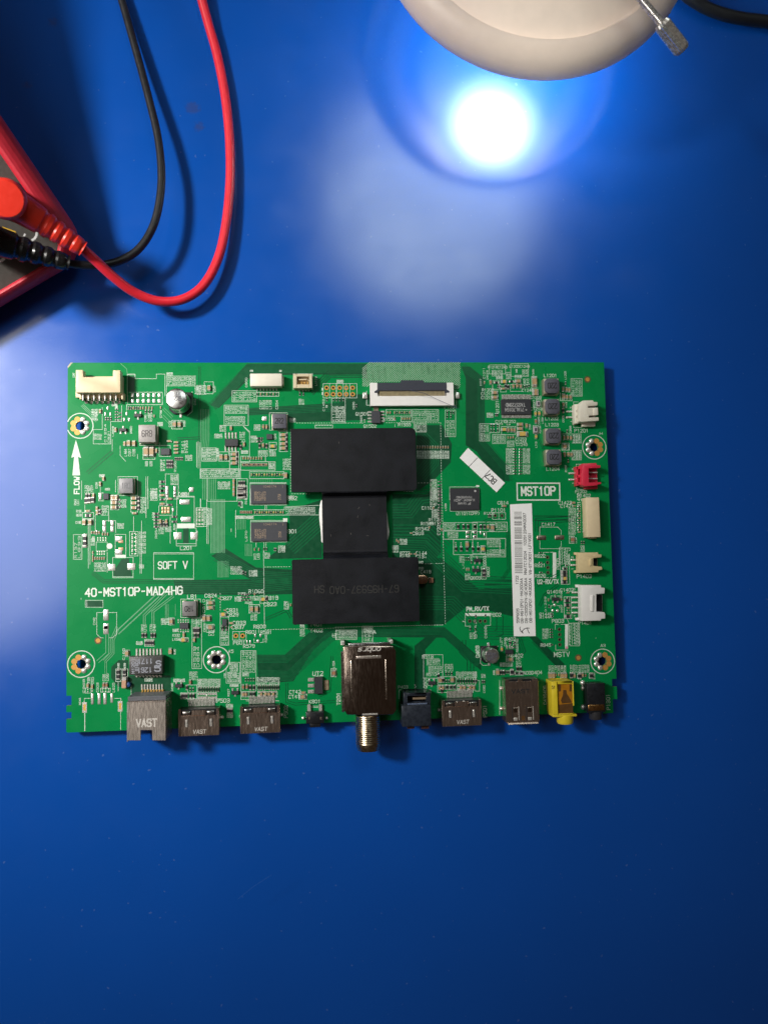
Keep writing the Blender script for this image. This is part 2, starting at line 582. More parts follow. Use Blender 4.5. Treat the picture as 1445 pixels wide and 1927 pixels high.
# broad fields without copper, plus one painted shadow
for pts in (
    [(396, 762), (466, 684), (690, 684), (690, 704), (505, 706), (474, 708), (412, 768)],
    [(466, 768), (640, 758), (640, 742), (700, 742), (700, 790), (545, 795), (540, 778), (466, 782)],
    [(784, 800), (832, 800), (850, 835), (848, 870), (815, 905), (784, 925)],
    [(738, 930), (800, 930), (829, 915), (829, 1040), (800, 1075), (738, 1050)],
    [(790, 1050), (830, 1050), (900, 1108), (965, 1108), (965, 1160), (880, 1140), (835, 1176), (790, 1176)],
    [(560, 955), (606, 940), (606, 1050), (500, 1052), (545, 1020), (545, 960)],
    [(398, 1046), (424, 1032), (482, 1068), (550, 1072), (550, 1118), (480, 1120), (330, 1118), (328, 1092), (470, 1090)],
    [(484, 1232), (536, 1232), (582, 1190), (640, 1182), (590, 1222), (552, 1282), (528, 1284), (486, 1284)],
    [(210, 1255), (224, 1242), (242, 1242), (242, 1271), (322, 1271), (322, 1312), (248, 1312), (246, 1295), (222, 1292), (210, 1276)],
    [(640, 1183), (836, 1180), (905, 1240), (905, 1262), (836, 1200), (640, 1198)],
    [(868, 690), (884, 690), (912, 712), (912, 830), (958, 880), (958, 905), (930, 905), (897, 850), (876, 838), (876, 712)],
    [(780, 1215), (812, 1190), (830, 1190), (800, 1222), (800, 1300), (780, 1300)],
    [(995, 1198), (1010, 1198), (1062, 1250), (1050, 1258)],
):
    area_(TR_D, X, pts, 0.012)
area_(TR_D, 'E', [(560, 830), (640, 705), (715, 700), (715, 750), (745, 880), (560, 880)], 0.014)
area_(TR_D, 'E', [(1258, 398), (1315, 398), (1315, 548), (1258, 548)], 0.014)
area_(TR_D, 'E', [(278, 1128), (445, 1128), (445, 1188), (278, 1188)], 0.014)
area_(TR_D, 'A', [(703, 205), (770, 205), (770, 360), (703, 360)], 0.014)  # cast shadow of the seven-pin connector, painted as a dark patch
# bundles
bundle(TR_M, X, [(400, 765), (469, 693), (690, 693)], 9, 2.1, 1.0)
bundle(TR_M, X, [(870, 690), (905, 715), (905, 826), (955, 885), (957, 905)], 6, 2.6, 1.1)
bundle(TR_M, X, [(738, 962), (770, 962), (790, 935), (826, 930)], 6, 5, 1.6)
bundle(TR_M, X, [(738, 1003), (772, 1003), (806, 1003), (838, 1033)], 6, 6, 1.8)
bundle(TR_M, X, [(740, 1022), (800, 1024), (876, 1098), (962, 1102)], 8, 4.4, 1.8)
bundle(TR_M, X, [(790, 1135), (850, 1135), (905, 1190), (985, 1192)], 6, 4.8, 1.6)
bundle(TR_M, X, [(792, 822), (812, 842), (812, 870), (790, 895)], 7, 4.2, 1.5)
bundle(TR_M, X, [(545, 1030), (606, 975)], 7, 5, 2.2)
bundle(TR_M, X, [(330, 1105), (470, 1105), (550, 1098)], 7, 3.4, 1.5)
bundle(TR_M, X, [(408, 1046), (484, 1085), (550, 1088)], 7, 3.2, 1.4)
bundle(TR_M, X, [(486, 1240), (538, 1240), (592, 1192)], 6, 2.6, 1.2)
bundle(TR_M, X, [(486, 1270), (545, 1272), (620, 1200), (640, 1190)], 8, 2.4, 1.2)
bundle(TR_M, X, [(640, 1190), (832, 1187), (900, 1250)], 6, 2.6, 1.2)
bundle(TR_M, X, [(470, 775), (620, 768), (650, 745)], 5, 3.0, 1.4)
bundle(TR_D, X, [(585, 738), (620, 704), (690, 704)], 4, 4.0, 1.8, 0.036)
bundle(TR_D, X, [(1012, 1000), (1012, 980), (1085, 976)], 3, 5, 1.4, 0.036)
bundle(TR_D, X, [(1005, 975), (1080, 975)], 2, 8, 1.6, 0.036)
bundle(TR_D, X, [(898, 712), (898, 760), (893, 775), (893, 820)], 4, 4.4, 1.0, 0.036)
bundle(TR_D, X, [(912, 1100), (965, 1100)], 3, 7, 2.2, 0.036)
bundle(TR_D, X, [(1010, 1100), (1050, 1078), (1062, 1050)], 3, 4, 1.2, 0.036)
bundle(TR_D, X, [(1015, 1140), (1024, 1120), (1050, 1100)], 2, 4, 1.3, 0.036)
bundle(TR_D, X, [(975, 1198), (984, 1225), (970, 1240)], 3, 4, 1.2, 0.036)
bundle(TR_D, X, [(870, 1205), (870, 1225), (885, 1240), (885, 1262)], 3, 6, 1.5, 0.036)
bundle(TR_D, X, [(940, 1160), (940, 1190), (932, 1192)], 2, 12, 1.2, 0.036)
bundle(TR_D, X, [(1005, 1205), (1045, 1245), (1060, 1260)], 5, 2.6, 1.1, 0.03)
bundle(TR_D, X, [(376, 690), (376, 826), (372, 835)], 2, 3, 0.8, 0.036)
bundle(TR_D, X, [(335, 826), (376, 824)], 2, 4, 1.2, 0.036)
bundle(TR_D, X, [(165, 890), (212, 850)], 2, 5, 1.0, 0.036)
bundle(TR_D, X, [(175, 1078), (196, 1094), (330, 1094)], 3, 3, 1.0, 0.036)
bundle(TR_D, X, [(540, 1285), (540, 1320), (556, 1325), (630, 1320)], 2, 4, 1.0, 0.036)
bundle(TR_D, X, [(625, 1235), (620, 1300), (600, 1310)], 2, 4, 1.0, 0.036)
bundle(TR_D, X, [(1012, 770), (1012, 822), (1022, 845)], 2, 3, 0.8, 0.036)
bundle(TR_D, X, [(1020, 848), (1022, 870), (1040, 880), (1075, 878)], 1, 3, 0.9, 0.036)
bundle(TR_D, X, [(500, 1165), (540, 1148), (548, 1162)], 2, 4, 1.2, 0.036)
bundle(TR_D, X, [(905, 985), (918, 978), (935, 978)], 2, 4, 1.0, 0.036)
bundle(TR_D, X, [(955, 1000), (957, 1072), (945, 1090)], 3, 2.4, 0.9, 0.036)
bundle(TR_L, X, [(386, 770), (386, 826), (382, 862)], 6, 3.0, 0.8)
bundle(TR_L, X, [(394, 900), (394, 940)], 8, 3.4, 1.0)
bundle(TR_L, X, [(410, 940), (410, 1040)], 11, 2.5, 1.3)
bundle(TR_L, X, [(420, 1056), (420, 1086)], 9, 2.4, 0.9)
bundle(TR_L, X, [(455, 978), (455, 996)], 6, 2.8, 0.9)
bundle(TR_L, X, [(468, 1024), (468, 1046)], 6, 2.4, 0.9)
bundle(TR_L, 'E', [(1000, 1075), (600, 1445)], 2, 6.5, 2.2)
bundle(TR_L, 'E', [(1085, 1060), (868, 1275), (868, 1370)], 2, 3.5, 1.4)
bundle(TR_L, 'E', [(1160, 1080), (955, 1235), (955, 1370)], 2, 3.5, 1.4)
bundle(TR_L, 'E', [(1095, 1165), (1095, 1300)], 3, 2.5, 1.0)
bundle(TR_L, 'E', [(1180, 1160), (1180, 1280)], 1, 2.5, 0.8)
bundle(TR_L, 'I', [(600, 110), (545, 240), (545, 370), (470, 450)], 3, 3.2, 1.2)
bundle(TR_L, 'I', [(495, 175), (495, 370), (400, 455)], 2, 5, 1.2)
bundle(TR_L, 'I', [(480, 455), (480, 570)], 2, 3, 0.9)
bundle(TR_L, 'M', [(365, 850), (520, 1000), (650, 1160)], 3, 2.5, 1.0)
bundle(TR_L, 'A', [(630, 75), (690, 130), (697, 180)], 1, 2.5, 0.9)
bundle(TR_L, 'A', [(1060, 530), (1150, 620)], 2, 4, 0.8)
bundle(TR_L, 'A', [(1050, 600), (1130, 680)], 2, 4, 0.8)
bundle(TR_L, 'B', [(640, 1235), (640, 1280)], 12, 4, 0.5)
TR_D.build('bare_laminate_and_shadow', DGREEN, BOARD, kind='stuff')
TR_M.build('copper_tracks', MGREEN, BOARD, kind='stuff')
TR_L.build('raised_copper_tracks', LGREEN, BOARD, kind='stuff')

# ------------------------------------------------------------------ small parts: shared meshes
def chip_mesh(name, lx, ly, h, body, term, tl):
    mb = MB()
    mb.box(-lx / 2 + tl, lx / 2 - tl, -ly / 2 + .03, ly / 2 - .03, 0, h - .02, 0)
    for s in (-1, 1):
        x0, x1 = (-lx / 2, -lx / 2 + tl) if s < 0 else (lx / 2 - tl, lx / 2)
        mb.box(x0, x1, -ly / 2, ly / 2, 0.02, h, 1, t=min(.06, h * .15))
        f = lx * .16
        a, b = (x0 - f, x0) if s < 0 else (x1, x1 + f)
        # solder fillet, wedge up to the end cap
        q = [(a, -ly / 2, 0.0), (b, -ly / 2, 0.0), (b, ly / 2, 0.0), (a, ly / 2, 0.0)]
        hi, lo = h * .6, 0.05
        za, zb = (lo, hi) if s < 0 else (hi, lo)
        mb.hexa(q, [(a, -ly / 2, za), (b, -ly / 2, zb), (b, ly / 2, zb), (a, ly / 2, za)], 2)
    o = mb.build(name, [body, term, SOLDER])
    me = o.data
    me.transform(__import__('mathutils').Matrix.Translation(ORGV(o)))
    bpy.data.objects.remove(o)
    return me


def ORGV(o):
    return Vector(ORG[o]) * S


SZ = {'2': (1.0, .52, .42, .22), '3': (1.6, .82, .7, .32), '5': (2.0, 1.25, .95, .4), '6': (3.4, 1.7, 1.2, .5), '4': (1.5, .5, .6, .3)}
CH = {}
for k, (lx, ly, h, tl) in SZ.items():
    CH['c' + k] = ('chip_capacitor', chip_mesh('ceramic_capacitor_' + k, lx, ly, h, CAPC, TIN, tl))
    CH['g' + k] = ('chip_capacitor', chip_mesh('yellow_capacitor_' + k, lx, ly, h, CAPG, TIN, tl))
    CH['b' + k] = ('chip_capacitor', chip_mesh('brown_capacitor_' + k, lx, ly, h, CAPB, TIN, tl))
    CH['r' + k] = ('chip_resistor', chip_mesh('black_resistor_' + k, lx, ly, h * .7, RESB, TIN, tl))


def sot_mesh():
    mb = MB()
    mb.box(-1.45, 1.45, -.65, .65, .1, 1.05, 0, t=.1)
    for x, y in ((-.95, -1), (.95, -1), (0, 1)):
        mb.box(x - .22, x + .22, min(y * .6, y * 1.3), max(y * .6, y * 1.3), .02, .35, 1)
        mb.box(x - .38, x + .38, min(y * 1.05, y * 1.65), max(y * 1.05, y * 1.65), 0.0, .2, 2, t=.15)
    o = mb.build('transistor_mesh', [ICB, TIN, SOLDER])
    me = o.data
    me.transform(__import__('mathutils').Matrix.Translation(ORGV(o)))
    bpy.data.objects.remove(o)
    return me


SOT = sot_mesh()
SK, SKB = MB(), MB()            # fine print and heavy print on the board


def put(kind, p, rz):
    if kind == 'q':
        return inst(SOT, 'transistor', (p[0], p[1], ZB), math.radians(rz), BOARD)
    if kind[0] == 'p':           # bare pair of soldered pads
        lx, ly, h, tl = SZ[kind[1]]
        mb = MB()
        for s in (-1, 1):
            a = math.radians(rz)
            cx, cy = p[0] + s * lx * .45 * math.cos(a), p[1] + s * lx * .45 * math.sin(a)
            ex, ey = (lx * .3, ly * .5) if rz == 0 else (ly * .5, lx * .3)
            mb.box(cx - ex, cx + ex, cy - ey, cy + ey, ZB + .01, ZB + .16, 0, t=min(ex, ey) * .5)
        return mb.build('solder_pad', SOLDER, BOARD)
    nm, me = CH[kind]
    return inst(me, nm, (p[0], p[1], ZB + .01), math.radians(rz), BOARD)


def pad(L, x, y, dx, dy, m=None, name='solder_pad', hh=0.22):
    k = mmpx(L)
    c = w(L, x, y)
    a, b = dx * k / 2, dy * k / 2
    return MB().box(c[0] - a, c[0] + a, c[1] - b, c[1] + b, ZB + .01, ZB + hh, 0, t=min(a, b) * .35).build(name, m or SOLDER, BOARD, bevel=min(a, b) * .2, smooth=60)


def desig():
    return random.choice('RCRCRCDL') + str(random.randint(101, 1599))


def block(L, x0, y0, x1, y1, n, rot, rows=1):
    """a field of printed part numbers: n columns (rot 90) or n lines (rot 0)"""
    k = mmpx(L)
    if rot == 90:
        cw = (x1 - x0) / n
        rh = (y1 - y0) / rows
        for i in range(n):
            for j in range(rows):
                c = w(L, x0 + cw * (i + .5), y0 + rh * (j + .5))
                text(SK, desig(), c, min(cw * .74, 24) * k, 90, ZB + .05, wid=rh * k * .92, wd=.12)
    else:
        rh = (y1 - y0) / n
        for i in range(n):
            c = w(L, (x0 + x1) / 2, y0 + rh * (i + .5))
            text(SK, desig(), c, min(rh * .76, 24) * k, 0, ZB + .05, wid=(x1 - x0) * k * .95, wd=.13)


def lay(data):
    L = 'A'
    for line in data.strip().splitlines():
        for it in line.split(';'):
            a = it.split()
            if not a:
                continue
            c = a[0]
            if c == '@':
                L = a[1]
                continue
            if c == 't':         # t text x y h [rot] [wd]
                rot = float(a[5]) if len(a) > 5 else 0
                k = mmpx(L)
                h = float(a[4]) * k
                text(SK, a[1], w(L, float(a[2]), float(a[3])), h * .92, rot, ZB + .05, wid=len(a[1]) * h * .80, wd=max(.13, h * .14))
                continue
            if c in ('c2', 'c3', 'c5', 'c6', 'g2', 'g3', 'g5', 'g6', 'b2', 'b3', 'b5', 'r2', 'r3', 'r4', 'r5', 'p2', 'p3', 'p5', 'q'):
                rz = float(a[-1])
                xy = [float(v) for v in a[1:-1]]
                for x, y in zip(xy[::2], xy[1::2]):
                    put(c, w(L, x, y), rz)
                continue
            if c == 'C':         # C kinds x0 y0 x1 y1 n rot : a row
                kinds = a[1].split(',')
                x0, y0, x1, y1 = map(float, a[2:6])
                n = int(a[6])
                for i in range(n):
                    f = i / (n - 1) if n > 1 else 0
                    put(kinds[i % len(kinds)], w(L, x0 + (x1 - x0) * f, y0 + (y1 - y0) * f), float(a[7]))
                continue
            v = [float(q) for q in a[1:]]
            if c == 'r':
                x0, y0, x1, y1 = v[:4]
                wd = (v[4] * mmpx(L)) if len(v) > 4 else .16
                pl = poly(L, [(x0, y0), (x1, y0), (x1, y1), (x0, y1), (x0, y0)])
                stroke(SK if len(v) < 5 else SKB, pl, wd, ZB + .05)
            elif c == 'l':
                stroke(SK, poly(L, list(zip(v[::2], v[1::2]))), .16, ZB + .05)
            elif c == 'b':
                x0, y0, x1, y1 = v
                pl = poly(L, [(x0, y1), (x1, y1), (x1, y0), (x0, y0)])
                SKB.add([(x, y, ZB + .045) for x, y in pl], [(0, 1, 2, 3)])
            elif c == 'w':
                block(L, *v[:4], int(v[4]), int(v[5]), int(v[6]) if len(v) > 6 else 1)
            elif c == 'd':       # dashed line
                x0, y0, x1, y1 = v
                n = max(2, int(math.hypot(x1 - x0, y1 - y0) / 26))
                for i in range(n):
                    f0, f1 = i / n, (i + .55) / n
                    stroke(SK, poly(L, [(x0 + (x1 - x0) * f0, y0 + (y1 - y0) * f0), (x0 + (x1 - x0) * f1, y0 + (y1 - y0) * f1)]), .17, ZB + .05, cap=.1)
            elif c == 'o':       # printed ring
                cx, cy = w(L, v[0], v[1])
                r = v[2] * mmpx(L)
                a0, a1 = (v[3], v[4]) if len(v) > 4 else (0, 360)
                pl = [(cx + r * math.cos(math.radians(a0 + (a1 - a0) * i / 48)), cy + r * math.sin(math.radians(a0 + (a1 - a0) * i / 48))) for i in range(49)]
                stroke(SK, pl, .3, ZB + .05, cap=.1)
            elif c == 'g':
                pad(L, *v[:4])
            elif c == 'k':
                pad(L, *v[:4], m=PEACH)
            elif c == 'u':       # small flat chip body (qfn)
                x0, y0, x1, y1 = v
                r = rect(L, x0, y0, x1, y1, .9)
                MB().box(r[0], r[1], r[2], r[3], ZB + .02, ZB + .9).build('chip', ICG, BOARD, bevel=.08)


lay('''
@ A; l 697 405 697 182 775 182 775 228 990 228 990 182 1075 182 1075 405; l 697 190 775 190; w 145 170 170 215 1 90
g 750 395 32 46; g 805 395 32 46; g 860 395 32 46; g 912 395 32 46; g 965 395 32 46; g 1018 395 32 46
g 750 452 32 46; g 805 452 32 46; g 860 452 32 46; g 912 452 32 46; g 965 452 32 46; g 1018 452 32 46
l 700 475 700 400; l 1050 370 1050 490 690 490 690 545; l 720 365 1050 365
w 1090 165 1155 200 3 90; r 1090 202 1380 300; w 1098 208 1375 292 10 90; l 1090 300 1090 420; l 1350 360 1350 560 1300 600
w 1375 300 1440 385 3 90; w 1365 430 1390 495 1 90
C r2,r2,c2 710 525 830 525 6 90; C c2 855 525 945 525 4 90; C r2 880 560 940 560 3 90
g 500 525 18 42; g 475 585 18 42; g 527 585 18 42; r2 480 632 505 632 530 632 90; c3 425 558 90; w 335 530 400 650 5 90
l 445 520 445 740 355 740 355 885 530 885 530 660; l 640 500 640 660 530 660; w 360 780 440 842 3 90; w 465 680 487 875 1 90; w 500 745 522 880 1 90
w 540 475 600 505 3 90; C r2 590 535 590 645 5 0; C r2 627 575 627 645 3 0; w 575 505 600 530 2 90
g 690 580 18 42; g 665 640 18 42; g 715 640 18 42; q 805 600 180; q 655 745 0; c3 580 745 90; w 543 705 562 812 1 90; w 722 705 747 782 1 90; w 868 590 890 665 1 90; w 902 575 950 660 2 90; c2 968 605 90; c2 1033 520 90; w 1024 545 1044 625 1 90
w 1000 665 1055 705 3 90; l 820 870 820 900 1025 900 1025 870; r 1145 648 1250 735; c5 1172 690 1222 690 90; w 1113 655 1138 715 1 90; w 1260 650 1282 712 1 90
c3 670 885 90; c5 712 880 765 882 90; w 658 935 785 1010 3 90; l 625 905 625 1000 680 1060; l 800 990 800 1035; l 545 840 545 955
c6 888 965 944 965 90; c3 990 955 90; w 868 1058 958 1110 2 90; r 855 925 975 1040; u 1030 930 1122 995; r 1018 900 1130 1010
w 1028 1040 1076 1160 3 90; c3 1120 858 0; C r3 1100 1070 1145 1070 3 90; C r3 1100 1105 1145 1105 3 90; C c3 1190 870 1190 975 4 0; w 1240 848 1306 980 3 90; C r2 1180 1035 1250 1035 5 90; w 1280 995 1350 1055 3 90; w 1166 1060 1192 1170 1 90
l 1395 870 1395 1120; l 1410 860 1410 1130; l 1430 870 1430 1235
r 605 1215 800 1405; l 578 1250 578 1370; l 885 1215 885 1440; l 903 1215 903 1440; l 237 1255 237 1445
w 415 1190 470 1220 3 90; c3 458 1235 90; c3 425 1290 90; l 425 1310 425 1380; w 375 1270 400 1335 1 90; w 268 1300 355 1385 4 90; w 475 1325 525 1360 1 0
r 1080 1188 1210 1440; w 1132 1195 1206 1300 4 90; g 1098 1338 30 62; g 1175 1338 30 55; g 1098 1400 30 60; g 1175 1400 30 50; g 1342 1345 50 55; C r3 1050 1265 1050 1400 4 0; w 1015 1250 1040 1430 1 90; w 930 1330 1000 1440 4 90; w 1240 1375 1305 1420 3 90; l 1205 1440 1205 1420 1370 1420
@ E; r3 285 70 315 70 90; r5 285 120 315 115 350 110 90; c3 358 68 90; g 425 75 32 70; r 410 40 455 120; u 452 45 508 105; c5 550 90 90; c5 585 90 90
r 530 65 610 210; C c5 566 95 566 185 3 0; r3 603 110 603 150 603 185 0; w 625 105 686 192 3 0; C c5 766 95 766 190 3 0; c3 772 245 0; r 733 65 800 235; r3 810 100 810 145 810 190 90; w 825 80 888 248 5 0
l 885 0 885 290; l 905 0 905 200; c3 300 222 0; r 245 238 358 300; r5 305 268 0; r 245 310 355 362; c5 265 336 325 336 90; w 160 105 215 165 2 90; w 185 205 235 285 2 0; w 178 322 230 355 1 0
c3 392 200 90; c3 395 240 90; r3 420 230 90; w 438 165 505 270 3 90; l 270 160 270 235; l 510 170 510 330; l 375 260 375 460
g 465 348 38 62; g 545 345 38 62; g 465 405 38 62; g 545 405 38 62; l 445 320 580 320 580 440; C c2 340 440 415 440 4 90; g 390 440 20 50; C c2 450 455 500 455 3 90; w 340 480 370 530 1 90
r 155 460 240 710; w 163 540 195 700 1 90; w 200 470 228 700 1 90; r5 270 500 90; r5 270 550 90; g 270 470 50 40; g 270 575 50 40; l 305 360 305 800; l 322 360 322 760
r 385 535 495 625; C p2 400 505 480 505 4 90; C p2 395 645 465 645 4 90; C c2 350 640 350 720 3 90; w 330 500 372 570 2 90
r 575 458 682 690; b 575 664 682 696; g 612 505 75 62; k 632 530 50 34; k 632 605 50 34; g 612 636 75 60; w 595 345 665 400 3 90
r 720 430 805 675; C p2 762 448 762 655 6 0; C p2 745 470 745 640 5 90; C p2 785 470 785 640 5 90; w 815 425 882 655 6 0; l 840 320 840 850; l 826 430 826 850; l 760 280 760 430
r 550 690 755 895; l 550 885 755 885; g 540 790 82 76; g 738 783 88 76; C c2 350 700 465 700 6 90; w 362 740 485 832 6 90; l 495 640 495 840; w 815 760 865 800 2 90
r 1015 170 1150 265; k 1052 197 26 34; k 1082 197 26 34; k 1112 197 26 34; k 1052 232 26 34; k 1082 232 26 34; k 1112 232 26 34; g 1157 213 22 40
C r3,c3 1050 20 1050 150 4 0; C c3,r3 1125 100 1125 160 2 0; w 925 20 1000 120 4 90; l 1090 60 1090 170; g 1097 40 30 62; g 1175 50 32 50
r 1195 75 1370 350; b 1195 352 1375 396; g 1275 132 105 60; g 1288 308 105 62; t D201 1270 52 34
r 1190 395 1390 575; l 1190 552 1390 552; g 1205 473 88 84; g 1368 473 82 84; t L201 1290 597 36
C r3 990 250 990 380 5 0; C c3,r2 1030 330 1090 330 3 90; C r3 1035 358 1095 358 3 90; w 1010 385 1066 455 2 90; w 1075 380 1142 432 3 90; w 945 235 968 312 1 90; w 975 385 1000 500 1 90; C r3 1172 280 1172 330 2 0; w 1158 350 1182 412 1 90; l 1128 280 1128 550
r 1390 190 1500 378; C p2 1410 220 1410 350 4 0; C p2 1440 220 1440 350 4 0; l 1435 100 1435 190
r 962 642 1364 912; l 962 655 1364 655; l 962 902 1364 902
r 275 1122 452 1192; l 290 1122 290 1192; l 232 1100 232 1112
g 482 1270 58 115; l 455 1245 390 1245 390 1465 430 1500 455 1500; l 510 1245 590 1245 590 1465 545 1500 515 1500; g 482 1395 58 50; w 352 1295 378 1370 1 90
r 1235 1110 1432 1296; t LB1 1350 1085 38
@ I; g 482 125 58 112; w 835 80 892 150 2 90; w 922 80 985 150 2 90; r3 850 190 880 190 940 190 970 190 90; r 872 232 966 300; C r3 885 266 955 266 4 90; w 785 250 852 286 3 90
c5 1140 50 90; r 1113 15 1168 85; w 1035 20 1110 82 4 90; u 1222 65 1310 125; C p2 1210 48 1310 48 5 90; C p2 1210 140 1310 140 5 90; w 1155 125 1205 155 2 0; c3 1265 185 90; g5 1262 235 0; r 1240 215 1310 255; w 1152 170 1226 250 2 0
r 1348 20 1444 525; r5 1375 140 1408 140 90; r3 1375 190 1408 190 90; c3 1370 235 90; w 1358 300 1425 515 2 90; w 1355 30 1440 110 3 90
r 675 338 718 405; c5 695 370 90; w 648 320 672 440 1 90; c5 1130 350 90; w 1160 330 1186 382 1 90; l 690 395 715 395
r 582 528 632 655; r5 607 560 607 605 90; r 645 528 702 655; r5 670 560 670 605 90; w 597 470 620 522 1 90; w 660 470 682 522 1 90; w 870 620 952 655 4 90
l 605 660 605 750; l 700 660 735 660 735 790; w 210 820 232 892 1 90; l 265 870 265 825 325 825; l 570 825 632 825 632 865; l 267 970 267 1152; l 271 970 271 1150; l 630 955 630 1140
g 345 830 28 108; g 414 830 32 108; g 472 830 34 108; g 540 822 28 92; w 248 630 272 772 1 90; c3 300 695 90; c3 345 705 90; w 290 612 365 682 2 90; r 275 722 332 772; w 445 578 512 650 2 90; b3 460 690 490 690 90; w 385 668 412 764 1 90; w 545 668 572 764 1 90; r 430 722 525 762; p2 450 742 480 742 510 742 90; p2 300 748 345 740 90
q 1215 695 180; w 1158 628 1278 660 4 90; b3 1330 662 90; w 1318 555 1405 640 3 90; r 1305 690 1396 855; r2 1330 735 1358 735 90; r3 1330 800 1362 800 90; r3 1295 715 90; C r3 1245 800 1290 800 3 90; w 1138 670 1160 750 1 90; w 1400 630 1445 760 2 90; r 1232 770 1396 830

''')
